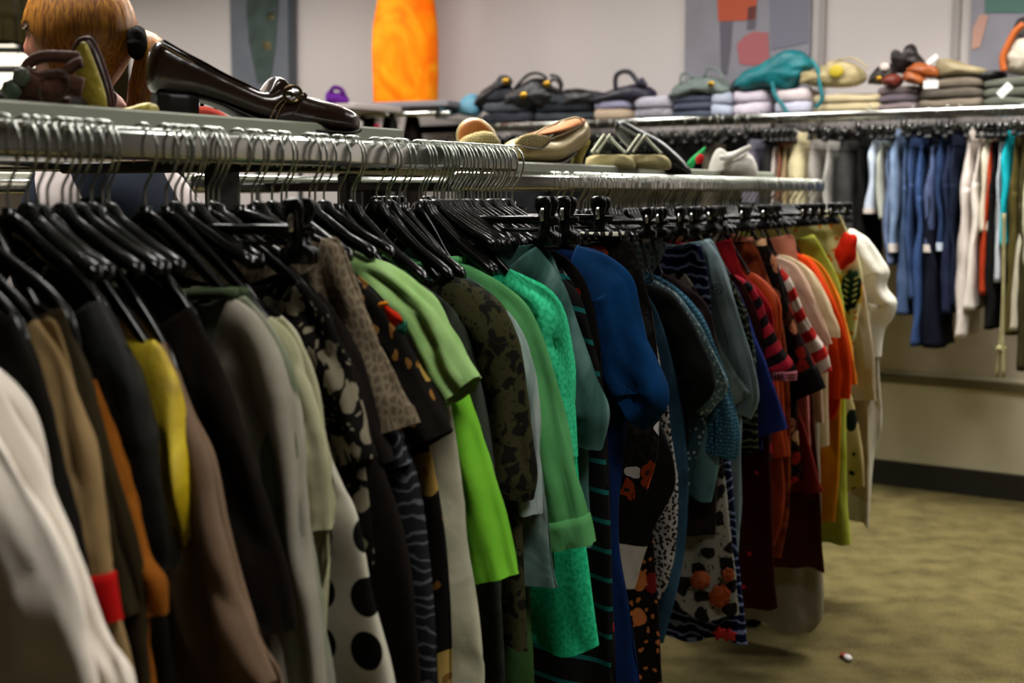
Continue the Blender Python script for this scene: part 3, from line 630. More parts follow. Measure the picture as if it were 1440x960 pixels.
garment('dress','dark brown velvet dress reaching below the rust skirt','dress',R2,1.33,
  [(1085,372),(1105,390),(1130,450),(1142,560),(1150,660),(1155,740),(1158,806)],C('solid','#2d0f06','#43190b'),hang='mid')
garment('blouse','pale blush blouse with long loose sleeve','blouse',R2,1.41,
  [(1092,362),(1105,364),(1135,395),(1150,440),(1155,520),(1158,600)],C('solid','#b08f78','#bf9e88'),sleeve=[(1094,360),(1120,372),(1142,405),(1158,445),(1172,482)],w=(.06,.08),hang='mid')
garment('dress','long cream-grey dress almost touching the floor','dress',R2,1.44,
  [(1090,360),(1110,366),(1135,400),(1148,480),(1152,600),(1154,700),(1156,800),(1157,840),(1152,872),(1140,884)],C('solid','#7d7562','#8c8471'),thick=.05,fold=.006,hang='mid')
garment('t_shirt','cream ivory t-shirt with soft short sleeve','t-shirt',R2,1.48,
  [(1094,358),(1110,360),(1145,385),(1160,420),(1164,500),(1165,620)],C('solid','#b8a27e','#c8b290'),sleeve=[(1096,357),(1128,368),(1150,394),(1168,430),(1180,462),(1180,474)],w=(.07,.085),hang='mid')
garment('blouse','vermilion orange blouse with red lower body','blouse',R2,1.56,
  [(1112,354),(1124,356),(1150,380),(1166,420),(1176,500),(1182,560),(1170,590)],C('solid','#a01c08','#b6280c'),sleeve=[(1114,353),(1140,364),(1160,396),(1176,430),(1187,462),(1196,520),(1196,560)],w=(.06,.07),smat=C('solid','#c23408','#d6430c'),hang='mid')
garment('shirt','tangerine orange shirt with gathered cuff','shirt',R2,1.63,
  [(1128,358),(1140,360),(1165,385),(1178,430),(1182,520),(1180,640),(1174,740)],C('solid','#a8660a','#b87a10'),sleeve=[(1130,356),(1154,370),(1174,402),(1190,450),(1200,500),(1204,540)],w=(.045,.06),smat=C('solid','#c06a12','#d07c20'),hang='mid')
garment('top','chartreuse yellow-green top clipped before the tropical shirt','top',R2,1.70,
  [(1136,332),(1144,330),(1160,356),(1178,390),(1188,440),(1190,560),(1192,700),(1196,768)],C('solid','#8a9420','#a2aa48'),hang='clip',thick=.03)
garment('skirt','pale yellow skirt with dark leaves and red chilli print','skirt',R2,1.80,
  [(1140,330),(1165,400),(1185,500),(1205,590),(1212,640),(1216,690)],C('floral','#a39260',8,.24,'#10180c','#8e1a10','#a39260','#10180c'),hang='clip',thick=.03)
garment('shirt','yellow tropical shirt with one red hibiscus and a dark monstera leaf','shirt',R2,1.86,
  [(1168,300),(1176,294),(1192,326),(1208,366),(1213,402),(1206,440),(1200,500),(1198,560)],C('floral','#c8c08a',9,.26,'#d0a010','#d0c890','#c8c08a','#c87010'),hang='clip',thick=.02,fold=.004)
garment('jacket','ivory jacket with long straight sleeve next to the white blouse','jacket',R2,1.93,
  [(1178,350),(1190,352),(1208,390),(1216,440),(1222,520),(1222,600),(1222,700)],C('solid','#a5967c','#b3a58c'),sleeve=[(1180,348),(1202,366),(1216,408),(1224,460),(1230,510),(1232,562)],w=(.07,.10),smat=C('solid','#b5a488','#c2b296'),hang='mid')
garment('blouse','white blouse with big puffed sleeve, last on the second rail','blouse',R2,2.03,
  [(1192,324),(1203,322),(1222,352),(1232,420),(1236,500),(1240,600),(1230,640),(1224,740)],C('solid','#c6c0ae','#d4cfbe'),sleeve=[(1196,321),(1220,334),(1240,362),(1251,382),(1247,402),(1262,424),(1256,446),(1244,462),(1240,500)],w=(.09,.11),smat=C('solid','#cdc9ba','#dad6c8'),hang='mid',st=.045,fold=.022,kf=80,puff=.25)
# small prints that are drawn on one garment
def emblem(parent_label,R,u,polys,m,name,off,r=.0012):
    root=[o for o in COL.objects if o.get('label')==parent_label][0]
    O,n,d=fr(R,u); b=MB()
    for pl in polys:
        pts=[]
        for px,py in pl:
            p=on_plane(px,py,O-d*off,d); pts.append(p-root.location)
        b.tube(pts,r,5)
    b.build(name,m,root)
INK=plain('ink','#141a1c',.8)
import math as _m
def cloud(cx,cy,s,k=9):
    pts=[]
    for i in range(k*6+1):
        t=2*_m.pi*i/(k*6); rr=1+.22*abs(_m.sin(t*k/2)); pts.append((cx+s*1.25*rr*_m.cos(t),cy+s*rr*_m.sin(t)))
    return pts
emblem('light denim shirt with a small black cloud emblem on its chest',R2,.80,[cloud(1008,407,6.5,7),cloud(1006,406,2.6,5),cloud(1011,409,2.6,4)],INK,'cloud_emblem',.034,.0010)
def blob(parent_label,R,u,px,py,rx,ry,m,name,off,k=5,amp=.25,rot=0):
    """printed motif: thin raised patch following the front of the garment"""
    root=[o for o in COL.objects if o.get('label')==parent_label][0]
    O,n,d=fr(R,u); b=MB(); ring=[]
    for i in range(40):
        t=2*_m.pi*i/40; rr=1+amp*_m.sin(k*t); x=rx*rr*_m.cos(t); y=ry*rr*_m.sin(t)
        ring.append((px+x*_m.cos(rot)-y*_m.sin(rot),py+x*_m.sin(rot)+y*_m.cos(rot)))
    f=[on_plane(x,y,O-d*off,d)-root.location for x,y in ring]; g=[on_plane(x,y,O-d*(off-.012),d)-root.location for x,y in ring]
    c=on_plane(px,py,O-d*(off+.002),d)-root.location
    b.add([c]+f+g,[(0,1+i,1+(i+1)%40) for i in range(40)]+[(1+i,41+i,41+(i+1)%40,1+(i+1)%40) for i in range(40)])
    b.build(name,m,root)
S='yellow tropical shirt with one red hibiscus and a dark monstera leaf'
blob(S,R2,1.86,1190,352,15,26,C('solid','#b81808','#d02a10'),'hibiscus_print',.036,5,.10,.25)
blob(S,R2,1.86,1196,408,15,29,C('solid','#0b1a0b','#122610'),'monstera_leaf_print',.036,9,.07,.15)
for i in range(5):
    for sg in (-1,1):
        blob(S,R2,1.86,1196+sg*6.5-(i-2)*.8,392+i*8-sg*1,4.2,1.3,C('solid','#a3a068','#b8b47c'),'leaf_slit_print',.039,2,.05,-sg*.6)
S='black blouse with yellow flowers and a red and orange bird print'
blob(S,R1,-.548,552,444,8,17,C('solid','#a01408','#c4300e'),'bird_print',.040,3,.2,-.7)
blob(S,R1,-.548,566,462,6,10,C('solid','#124a3a','#1c5c48'),'bird_tail_print',.040,3,.2,.5)
blob(S,R1,-.548,538,428,4,8,C('solid','#b06a08','#c47c10'),'beak_print',.040,3,.1,1.2)
S='leopard print dress with big orange flowers at the hem'
for x,y,a_ in ((1012,838,15),(985,815,13),(1024,808,9)):
    blob(S,R2,.685,x,y,a_,a_*1.1,C('marble','#6e2c12','#8a4020','#a35c3a',30),'orange_flower_print',.036,7,.07,x)
S='navy skirt with white leaf drawings and red hem flowers, hung by clips'
for x,y in ((1012,890),(1026,893)): blob(S,R2,.735,x,y,8,9,C('solid','#8e1a18','#a4302c'),'red_flower_print',.034,5,.25,x)
# ------------------------------------------------------------------ further hangers seen on the rails
def free(R,u,gap): return all(abs(u-x)>gap for x in HOOKED['1' if R is R1 else '2'])
for px in (24,47,62,96,118,136,160,240,252,268,281,305,318,345,367,387,407,439,459):
    u=solve_u(R1,px)
    if free(R1,u,.007): hanger('mid',R1,u,*L1,yaw=random.uniform(-.1,.1))
for px in (497,532,550,595,600):
    hanger('wide',R1,solve_u(R1,px),*L1,yaw=random.uniform(-.04,.08))
px=612
while px<712:
    u=solve_u(R1,px)
    if free(R1,u,.004): hanger('mid' ,R1,u,*L1,yaw=random.uniform(-.14,.14)+.1)
    px+=random.uniform(4.2,6.0)
for px,a in ((793,.145),(420,.145)): hanger('clip',R1,solve_u(R1,px,a),*L1c,yaw=.03)
hanger('clip',R1,uend1-.004,*L1c,yaw=.12)
px=776; k=0
while px<1146:
    k+=1; v=solve_u(R2,px)
    if free(R2,v,.008): hanger('mid' if k%6 else 'clip',R2,v,*(L2 if k%6 else L2c),yaw=random.uniform(-.1,.1) if k%6 else random.uniform(-.35,.3),dz=0)
    px+=4.4 if px>800 else (8 if px<784 else 13)
# ------------------------------------------------------------------ things on the near shelves
def prof(stations, P, A, Nm, e=.6, seg=28, rnd=None, asym=0):
    """loft along axis A through P: stations (px,ytop,ybot,halfwidth)"""
    rings=[]; st=[Vector((a,b_,c)) for a,b_,c,_ in stations]; hw=[Vector((a,d_*1000,0)) for a,_,_,d_ in stations]
    n=max(24,len(stations)*4); S=crom(st,n)
    def hwi(x):
        for i in range(len(stations)-1):
            x0,x1=stations[i][0],stations[i+1][0]
            if min(x0,x1)-1e-6<=x<=max(x0,x1)+1e-6:
                f=(x-x0)/(x1-x0) if x1!=x0 else 0; return stations[i][3]+(stations[i+1][3]-stations[i][3])*f
        return stations[-1][3] if abs(x-stations[-1][0])<abs(x-stations[0][0]) else stations[0][3]
    for s_ in S:
        t=on_plane(s_.x,s_.y,P,Nm); b_=on_plane(s_.x,s_.z,P,Nm); c=(t+b_)/2; h=(t.z-b_.z)/2; w_=hwi(s_.x)
        rings.append([c+Nm*w_*math.copysign(abs(math.cos(q))**e,math.cos(q))*(1-asym*max(0,math.sin(q)))+(t-b_).normalized()*h*math.copysign(abs(math.sin(q))**e,math.sin(q)) for q in [2*math.pi*j/seg for j in range(seg)]])
    b=MB(); b.loft(rings); return b
def pillow(poly,P,Nm,th,seed=0,n=56,e=2.6,lay=9,wob=.0,front=0):
    pts=crom([Vector((x,y,0)) for x,y in poly]+[Vector((poly[0][0],poly[0][1],0))],n+1)[:-1]
    W=[on_plane(p.x,p.y,Vector(P),Nm) for p in pts]; c=sum(W,Vector())/len(W); rings=[]
    for k in range(-lay,lay+1):
        t=k/lay; s=(1-abs(t)**e)**.5 if abs(t)<1 else .03; s=max(s,.03)
        r=[]
        for i,p in enumerate(W):
            q=c+(p-c)*s; 
            if wob:
                nz=noise.noise(q*14+Vector((seed,0,0)))+.6*noise.noise(q*34+Vector((0,seed,0))); q=q+Nm*nz*wob*(1-abs(t)**4)
            r.append(q+Nm*(t*th+front))
        rings.append(r)
    b=MB(); b.loft(rings); return b
def wtube(pts,P,Nm,r,n=8,sm=1):
    b=MB(); b.tube([on_plane(x,y,Vector(P),Nm) for x,y in pts],r,n,smooth=sm); return b
def thing(name,label,cat,P,group=None):
    e=empty(name,P); tag(e,label,cat,group); return e
Z1=H+.092; Z2=H+.066
LEATHER=plain('brown_leather','#1d0f0a',.22,0,.6,bump=.12,bscale=45,col2='#2a170f',coat=.35)
STITCH=plain('stitching','#8a7452',.8)
# brown loafer
Pt=atY(502,180,1.80); Ph=atY(212,170,1.66); A=(Vector((Pt.x,Pt.y,0))-Vector((Ph.x,Ph.y,0))).normalized(); Nm=Vector((A.y,-A.x,0))
if Nm.y>0: Nm=-Nm
P=Vector((Pt.x,Pt.y,Z1)); e=thing('loafer','dark brown leather heeled loafer with buckle, on the nearest shelf','shoe',((Pt.x+Ph.x)/2,(Pt.y+Ph.y)/2,Z1))
prof([(208,92,112,.010),(211,76,124,.019),(216,63,130,.024),(224,58,133,.027),(240,67,135,.029),(270,83,137,.030),(300,100,145,.031),(330,115,157,.033),(355,127,167,.036),(372,129,174,.038),(384,123,178,.038),(398,124,181,.040),(420,133,184,.041),(445,141,186,.041),(470,148,187,.036),(488,155,187,.028),(499,161,186,.018),(504,168,183,.006)],P,A,Nm,.72).build('upper',LEATHER,e)
prof([(217,128,176,.020),(232,130,176,.026),(258,132,176,.026),(274,134,172,.020)],P,A,Nm,.35).build('heel',plain('heel_stack','#0e0806',.45),e)
prof([(270,133,140,.020),(300,142,148,.022),(335,158,164,.026),(365,171,177,.034),(400,179,186,.042),(450,184,190,.043),(485,185,190,.033),(505,178,186,.010)],P,A,Nm,.5).build('sole',plain('sole_dark','#120b08',.5),e)
prof([(226,57,61,.021),(250,72,75,.024),(280,88,91,.025),(310,105,107,.026),(340,119,122,.026),(366,131,134,.018)],P,A,Nm,.5).build('lining',plain('shoe_lining','#3b2416',.8),e)
for o_,r_ in ((0,.0011),(3,.0007)):
    wtube([(224,58+o_),(250,72+o_*1.4),(280,88+o_*1.6),(310,105+o_*1.6),(340,119+o_*1.6),(366,131+o_*1.5)],P+Nm*-.0+Nm*.026,Nm,r_,6).build('stitch_line',STITCH if o_ else LEATHER,e)
prof([(366,136,140,.030),(374,122,138,.030),(383,109,138,.028),(392,110,134,.026),(402,121,132,.024)],P,A,Nm,.7).build('tongue',LEATHER,e)
st=prof([(377,150,180,.0395),(384,135,180,.0405),(400,126,176,.0415),(412,127,150,.0415),(418,132,142,.040)],P,A,Nm,.7); st.build('strap',LEATHER,e)
bk=MB(); c=on_plane(412,132,P+Nm*.044,Nm); R_=.012
bk.tube([c+A*R_*math.cos(t)+Z3*R_*.85*math.sin(t)+Nm*0 for t in [2*math.pi*i/16 for i in range(17)]],.0022,8,smooth=32); bk.build('buckle',plain('antique_brass','#5a4a2c',.3,1),e)
wtube([(402,128),(412,132),(422,140)],P+Nm*.0455,Nm,.0016,6).build('buckle_pin',plain('antique_brass','#5a4a2c',.3,1),e)
for x0 in (378,386): wtube([(x0,172),(x0+10,150),(x0+22,138)],P+Nm*.041,Nm,.0006,5).build('stitch_line',STITCH,e)
local_fix(e)
# upright pump seen from its sole side, left of the loafer
Nv=Vector((0,-1,0)); P=atY(133,155,1.46); P.z=Z1; e=thing('pump','gold-lined brown pump standing upright on its toe, left of the loafer','shoe',P)
GOLDL=plain('gold_lining','#85761c',.38,.3,.5,bump=.5,bscale=30,col2='#a8983a')
pillow([(118,56),(126,53),(134,62),(145,90),(155,118),(160,140),(158,160),(119,160),(116,130),(106,95),(104,72),(110,58)],P,Nv,.016,e=5).build('upper',plain('red_brown_leather','#2b1109',.4,bump=.3,col2='#3d1c0e'),e)
pillow([(120,62),(127,61),(134,76),(144,102),(152,126),(156,144),(154,158),(122,158),(119,132),(111,98),(110,74)],P,Nv,.010,e=5,front=.012,wob=.003).build('insole',GOLDL,e)
wtube([(106,92),(104,74),(110,58),(119,54),(127,54),(134,63),(145,90),(154,118),(159,142),(159,158)],P+Nv*.016,Nv,.0022).build('piping',plain('red_brown_leather2','#3a140c',.5),e)
wtube([(160,130),(162,136),(160,158)],P+Nv*.004,Nv,.002).build('stiletto_heel',BLACKP,e)
local_fix(e)
# strappy sandals
P=atY(60,150,1.40); P.z=Z1; e=thing('sandal','brown strappy sandal with looped straps and shell studs, far left of the shelf','shoe',P)
SB=plain('brown_suede','#3a1e14',.7,bump=.4,col2='#553020'); 
def flat_strap(pts,P,Nm,w_,t=.002): 
    W=crom([on_plane(x,y,Vector(P),Nm) for x,y in pts],28); rings=[]
    for i,p in enumerate(W):
        tg=(W[min(i+1,27)]-W[max(i-1,0)]).normalized(); nn=tg.cross(Nm).normalized(); 
        rings.append([p+nn*w_*a+Nm*t*b_ for a,b_ in ((1,0),(.8,1),(-.8,1),(-1,0),(-.8,-1),(.8,-1))])
    b=MB(); b.loft(rings); return b
flat_strap([(32,104),(42,88),(62,80),(90,80),(112,82)],P,Nv,.0065).build('strap',SB,e)
flat_strap([(36,100),(50,108),(72,106),(92,100),(108,90),(116,88)],P+Nv*.012,Nv,.006).build('strap',SB,e)
flat_strap([(30,112),(50,122),(74,126),(96,120),(116,124)],P+Nv*.016,Nv,.011).build('strap',SB,e)
flat_strap([(6,134),(24,140),(46,138),(70,146),(98,150)],P+Nv*.006,Nv,.010).build('strap',SB,e)
pillow([(4,132),(30,126),(70,130),(110,134),(120,150),(104,162),(8,160),(0,146)],P-Nv*.03,Nv,.03,e=4).build('footbed',plain('footbed','#1b0e09',.7),e)
wtube([(62,104),(78,99),(90,102),(97,112),(94,128),(82,142),(70,152)],P+Nv*.02,Nv,.0010).build('ankle_cord',plain('cord','#3c3228',.6),e)
wtube([(56,120),(56,136),(64,152)],P+Nv*.02,Nv,.0010).build('ankle_cord',plain('cord','#3c3228',.6),e)
for cx,cy,r in ((30,108,.010),(16,126,.011)):
    b=MB(); q=on_plane(cx,cy,P+Nv*.022,Nv); b.ball(q,X3,Y3,Z3,r,.005,r,16,8,fn=lambda p,v:p*(1+.08*math.sin(9*math.atan2(v.z,v.x)))); s_=b.build('shell_stud',plain('shell','#5c5343',.4,bump=.6,col2='#2c4a44'),e)
local_fix(e)
P=atY(190,160,1.50); P.z=Z1; e=thing('ballet_flat','olive gold flat shoe lying behind the loafer heel','shoe',P)
pillow([(164,158),(176,153),(190,150),(204,146),(215,145),(220,150),(220,172),(166,172)],P,Nv,.03,e=3,wob=.002).build('upper',GOLDL,e)
pillow([(164,166),(220,166),(220,175),(164,175)],P,Nv,.033,e=5).build('sole',plain('sole_dark','#120b08',.5),e)
local_fix(e)
P=atY(290,160,1.93); P.z=Z1; e=thing('purse','small coral red purse under the loafer arch','purse',P)
pillow([(272,160),(282,150),(300,152),(318,162),(330,178),(270,178)],P,Nv,.03,e=3,wob=.003).build('pouch',C('solid','#9c3020','#b04030'),e)
flat_strap([(284,152),(286,140),(298,138),(304,154)],P,Nv,.003).build('strap',BLACKP,e)
local_fix(e)
# gold pump on the second shelf
Pt=atY(716,226,2.94); Ph=atY(822,230,3.14); A=(Vector((Ph.x,Ph.y,0))-Vector((Pt.x,Pt.y,0))).normalized(); Nm=Vector((A.y,-A.x,0)); 
if Nm.y>0: Nm=-Nm
P=Vector((Pt.x,Pt.y,Z2)); e=thing('pump','gold leather pump with woven vamp and orange lining, on the second shelf','shoe',((Pt.x+Ph.x)/2,(Pt.y+Ph.y)/2,Z2))
GOLD=plain('gold_leather','#8f7c50',.35,.3,.5,bump=.15,bscale=30,col2='#a5925f',coat=.2)
prof([(712,208,222,.012),(718,200,226,.030),(730,194,228,.038),(745,192,229,.040),(760,193,229,.040),(775,192,228,.038),(790,184,222,.034),(803,176,214,.031),(813,169,207,.029),(820,170,202,.024),(823.5,180,198,.012)],P,A,Nm,.78,asym=.15).build('upper',GOLD,e)
prof([(750,187,191,.020),(765,183,190,.030),(785,176,188,.032),(802,169,184,.030),(813,166,178,.024),(818,167,172,.012)],P+Nm*.006,A,Nm,.9).build('lining',plain('tan_lining','#8a4a10',.6,col2='#a0601a'),e)
wtube([(751,189),(766,180),(785,172),(803,166),(813,165.5),(818,169),(816,176),(800,185),(783,192),(768,197),(754,193)],P+Nm*.034,Nm,.0022).build('top_edge',plain('edge_gold','#b29c72',.5),e)
pillow([(722,202),(732,192),(745,188),(758,189),(776,194),(768,203),(758,208),(740,206)],P+Nm*.036,Nm,.006,e=4).build('woven_vamp',C('lace','#6f5f34','#b4a26c',170,.2,rough=.4,bump=1.0),e)
wtube([(720,204),(740,207),(758,209.5),(768,205),(777,195)],P+Nm*.0425,Nm,.0016).build('trim',BLACKP,e)
h_=MB(); rings=[]
for y,xa,xb,hw in ((198,803,823,.022),(206,802,822,.017),(215,806,820,.010),(224,807,817,.008),(232,806,816,.009)):
    a_=on_plane(xa,y,P,Nm);b_=on_plane(xb,y,P,Nm); rings.append([a_+Nm*hw,b_+Nm*hw*.8,b_-Nm*hw*.8,a_-Nm*hw])
h_.loft(rings); h_.build('heel',plain('heel_gold','#8a7828',.4,.3),e)
prof([(716,224,229,.026),(740,228,232,.038),(775,228,232,.036),(792,221,225,.024),(803,213,217,.018)],P,A,Nm,.6).build('sole',plain('sole_tan','#2b1a10',.5),e)
local_fix(e)
# gold mule facing us
P=atY(672,203,2.78); P.z=Z2; e=thing('mule','gold mule with tan lining facing forward, left of the gold pump','shoe',P)
pillow([(643,200),(641,190),(646,176),(658,167),(672,166),(684,172),(696,184),(702,200),(700,206),(645,206)],P-Nv*.03,Nv,.03,e=4).build('upper',GOLD,e)
pillow([(646,196),(646,186),(651,176),(661,170),(672,169),(682,175),(692,186),(697,200),(680,203),(655,203)],P-Nv*.03,Nv,.012,e=4,front=.022).build('lining',plain('tan_lining','#8a4a10',.6,col2='#a0601a'),e)
pillow([(643,203),(650,194),(665,187),(683,184),(695,188),(702,197),(705,206),(645,207)],P,Nv,.022,e=3).build('woven_vamp',C('lace','#76663a','#b8a872',190,.2,rough=.4,bump=1.0),e)
local_fix(e)
# two canvas shoes
for k,(dx,lab) in enumerate(((0,'black lace canvas shoe with pale sole and white laces, just right of the gold pump'),(50,'second black canvas shoe with pale rounded sole, toe pointing to the jeans rack'))):
    Y=3.30+.05*k; P=atY(860+dx,236,Y); P.z=Z2; e=thing('canvas_shoe',lab,'shoe',P)
    pillow([(825+dx,222),(836+dx,217),(856+dx,215),(878+dx,217),(890+dx,224),(893+dx,236),(886+dx,239),(860+dx,238),(832+dx,235),(824+dx,232)],P,Nv,.040,e=5).build('sole',plain('cream_sole','#8f8257',.8,col2='#a09468',bump=.4),e)
    pillow([(828+dx,218),(838+dx,204),(848+dx,195),(862+dx,198),(876+dx,208),(886+dx,220),(884+dx,226),(832+dx,226)],P-Nv*.004,Nv,.038,e=3).build('upper',C('floral','#0e0e0b',60,.3,'#24261e','#3a3c32','#0e0e0b'),e)
    for a_ in (0,8): wtube([(832+dx+a_,214),(842+dx+a_,200),(850+dx+a_,189)],P+Nv*.036,Nv,.0035).build('lace',plain('white_lace','#b9bba4',.8),e)
    wtube([(856+dx,190),(866+dx,202),(880+dx,216)],P+Nv*.036,Nv,.0035).build('lace',plain('white_lace','#b9bba4',.8),e)
    local_fix(e)
P=atY(935,236,3.55); P.z=Z2; e=thing('loafer','long black slip-on shoe leaning over the canvas shoes','shoe',P)
pillow([(868,168),(876,170),(900,182),(930,198),(958,222),(972,240),(972,246),(930,244),(905,226),(880,204),(868,190),(864,178)],P,Nv,.035,e=3,wob=.002).build('upper',plain('black_leather','#0f0f0c',.3,coat=.3,bump=.1),e)
flat_strap([(872,178),(896,192),(918,212),(936,232)],P+Nv*.036,Nv,.004).build('trim',plain('grey_trim','#4c4a40',.5),e)
local_fix(e)
P=atY(1030,246,3.95); P.z=Z2; e=thing('blouse','crumpled white blouse bundled on the far end of the second shelf','blouse',P)
pillow([(996,248),(998,232),(1004,216),(1012,208),(1022,214),(1034,212),(1048,206),(1056,204),(1052,214),(1060,222),(1064,234),(1062,250)],P,Nv,.06,3,e=2.4,wob=.02).build('cloth',C('solid','#b4b0a8','#c8c4bc',seed=4),e)
flat_strap([(1012,222),(1030,220),(1048,210),(1056,206)],P+Nv*.062,Nv,.008).build('tie',C('solid','#c0bcb4','#d0ccc4',seed=4),e)
local_fix(e)
P=atY(975,244,3.85); P.z=Z2; e=thing('toy','small green and red felt ornament beside the white blouse bundle','ornament',P)
pillow([(964,232),(972,222),(984,212),(992,206),(990,216),(980,226),(972,238)],P,Nv,.02,e=2.5,wob=.004).build('green_leaf',C('solid','#1f7a40','#2c8f50'),e)
pillow([(978,222),(984,216),(990,220),(988,228),(980,230)],P+Nv*.02,Nv,.012,e=2.5).build('red_berry',C('solid','#8a1418','#a82024'),e)
local_fix(e)
# ------------------------------------------------------------------ back wall rack
RB=W0+WN*.42; zt=[on_plane(x,y,RB,WN).z for x,y in ((1440,147),(1080,157),(720,176))]; ZB=sum(zt)/3
def rb(px,off=0): 
    p=on_plane(px,200,RB+WN*off,WN); return p
e=empty('wall_rack',rb(1100)); e.location.z=ZB
A_=rb(1620);B_=rb(592); A_.z=B_.z=ZB
rail_mesh('rail',A_,B_,.03,.045,CHROME,e,axis=WD,nrm=WN)
A2=rb(1620,-.05);B2=rb(592,-.05);A2.z=B2.z=ZB-.012
b=MB(); c=(A2+B2)/2-WN*.16; b.box(c,WD,WN,Z3,(B2-A2).length,.30,.02,.003); b.build('shelf',plain('grey_shelf','#77747a',.6),e,False)
for px in (1086,1560,640):
    q=rb(px,-.02); b=MB(); b.box((q.x-WN.x*.18,q.y-WN.y*.18,ZB-.055),WD,WN,Z3,.02,.36,.03,.003); b.build('bracket',CHROME,e,False)
local_fix(e); tag(e,'long chrome wall rack carrying jeans and trousers along the back wall','clothes rack')
def hung(name,label,cat,x0,x1,yt,yb,mat,cuff=None,dep=.15,flare=1.0,x0b=None,x1b=None,legs=False,top=None):
    NG[0]+=1; sd=NG[0]*1.3; off=.10
    T0=on_plane(x0,yt,RB+WN*off,WN);T1=on_plane(x1,yt,RB+WN*off,WN); B0=on_plane(x0b if x0b is not None else x0,yb,RB+WN*off,WN);B1=on_plane(x1b if x1b is not None else x1,yb,RB+WN*off,WN)
    ct=(T0+T1)/2-WN*off; cb=(B0+B1)/2-WN*off; zt_=(T0.z+T1.z)/2; zb_=(B0.z+B1.z)/2; ht=(T1-T0).length/2; hb=(B1-B0).length/2
    e=empty(name,(ct.x,ct.y,zt_)); M=26;K=36
    def make(side,z0,z1,grow=0,cap=False):
        rings=[];uvs=[]
        for i in range(M):
            f=z0+(z1-z0)*i/(M-1); c=ct.lerp(cb,f); z=zt_+(zb_-zt_)*f; hw=(ht+(hb-ht)*f)*(1+.12*math.sin(f*9+sd))*(.55+.45*min(1,f*6))+grow
            dp=(dep*(.75+.25*min(1,f*4)))+grow; r=[];u_=[]
            cc=0.0
            if side: 
                k=min(1,max(0,(f-.28)*4)); dp*=1-.5*k; cc=side*dep*.5*k
            for j in range(K):
                t=2*math.pi*j/K; x=hw*math.copysign(abs(math.cos(t))**.8,math.cos(t)); y=dp*math.copysign(abs(math.sin(t))**.8,math.sin(t))+cc
                nz=noise.noise(Vector((x*22+sd,y*14,z*6)))*.018*min(1,f*4+.1)
                x+=nz; rp=Vector((c.x,c.y,z))+WD*x+WN*(y+nz*.4); r.append(rp); u_.append((y+x,z-zt_))
            rings.append(r);uvs.append(u_)
        b=MB(); b.loft(rings,(True,True),uvs); return b
    sides=(1,-1) if legs else (0,)
    if legs:
        make(0,0,.34).build('seat',mat,e)
        for s_ in sides: 
            lg=make(s_,.28,1).build('leg',mat,e)
            if cuff: make(s_,.93,1.0,.004).build('cuff',cuff,lg)
    else:
        bd=make(0,0,1).build('body',mat,e)
        if cuff: make(0,.93,1.0,.004).build('cuff',cuff,bd)
    make(0,0,.06,.003).build('waistband',top or mat,e)
    local_fix(e); tag(e,label,cat)
    h=copy_tree(PROTO['clip']); h.location=(ct.x,ct.y,ZB); h.rotation_euler=(0,0,math.atan2(WN.y,WN.x)); h.location.z=max(zt_+.135,ZB-.0) if abs(zt_+.135-ZB)<.02 else ZB
    tag(h,'black clip hanger with chrome hook, on the back wall rack','hanger','clip hangers on the back wall rack')
J1=C('solid','#5c6f8c','#7d90ab');J2=C('solid','#2f3f5c','#465775');J3=C('solid','#1c2a47','#2a3b5c');J4=C('solid','#0f1524','#191f30');WT=C('solid','#b9aea6','#cbc1b9');LC=C('solid','#a9b4c4','#bcc6d4')
BK=C('solid','#0c0b0b','#131212')
hung('top','black top at the hidden left end of the wall rack, behind the white bundle','top',930,975,190,420,BK)
hung('top','dark grey top left of the cream ones on the wall rack','top',1072,1092,186,420,C('solid','#201e1e','#2b2928'))
hung('top','white top beside the pinkish brown garment on the wall rack','top',1088,1094,206,420,WT)
hung('trousers','pinkish brown speckled trousers between white and cream garments','trousers',1094,1103,192,420,C('heather','#6c4434','#8a5c48'))
hung('top','tan top squeezed beside the cream coat on the wall rack','top',1103,1109,204,420,C('solid','#8a795a','#9a8868'))
hung('jacket','cream jacket on the wall rack, palest of the left group','jacket',1112,1133,186,430,C('solid','#b0a582','#c4b994'),x0b=1104,x1b=1140)
hung('top','warm grey cardigan behind the cream jacket on the wall rack','top',1136,1152,196,430,C('solid','#847e76','#96908a'),x0b=1132,x1b=1156)
hung('top','pale grey narrow garment right of the warm grey cardigan','top',1160,1170,198,420,C('solid','#8d8a84','#9f9c96'))
hung('jacket','dark grey jacket beside the light blue jeans','jacket',1174,1202,198,440,C('solid','#2a2a29','#383836'),x0b=1170,x1b=1210)
hung('trousers','black trousers left of the light blue cropped jeans','trousers',1204,1219,192,440,BK)
hung('jeans','light blue cropped jeans with turned-up white hem','jeans',1224,1238,196,300,LC,cuff=WT,x0b=1217,x1b=1232)
hung('trousers','pale greenish grey trousers beside the cropped jeans','trousers',1238,1246,200,308,C('solid','#9a9c90','#a8aa9e'))
hung('jeans','washed light blue jeans shorts with white frayed cuffs','jeans',1252,1268,182,354,J1,cuff=WT,x0b=1250,x1b=1264)
hung('jeans','grey-blue long jeans hanging behind the light washed ones','jeans',1246,1256,210,372,C('solid','#53607c','#65728e'))
hung('jeans','medium blue jeans with white cuffs, third from the left among jeans','jeans',1270,1279,190,442,J2,legs=True,x0b=1262,x1b=1282)
hung('jeans','mid blue cropped jeans with narrow faded hem','jeans',1278,1286,194,420,C('solid','#2a3a5c','#3d4f74'),legs=True)
hung('jeans','bright blue long jeans down to just above the wall ledge','jeans',1292,1303,192,486,C('solid','#273a60','#364c74'),legs=True,x0b=1283,x1b=1297)
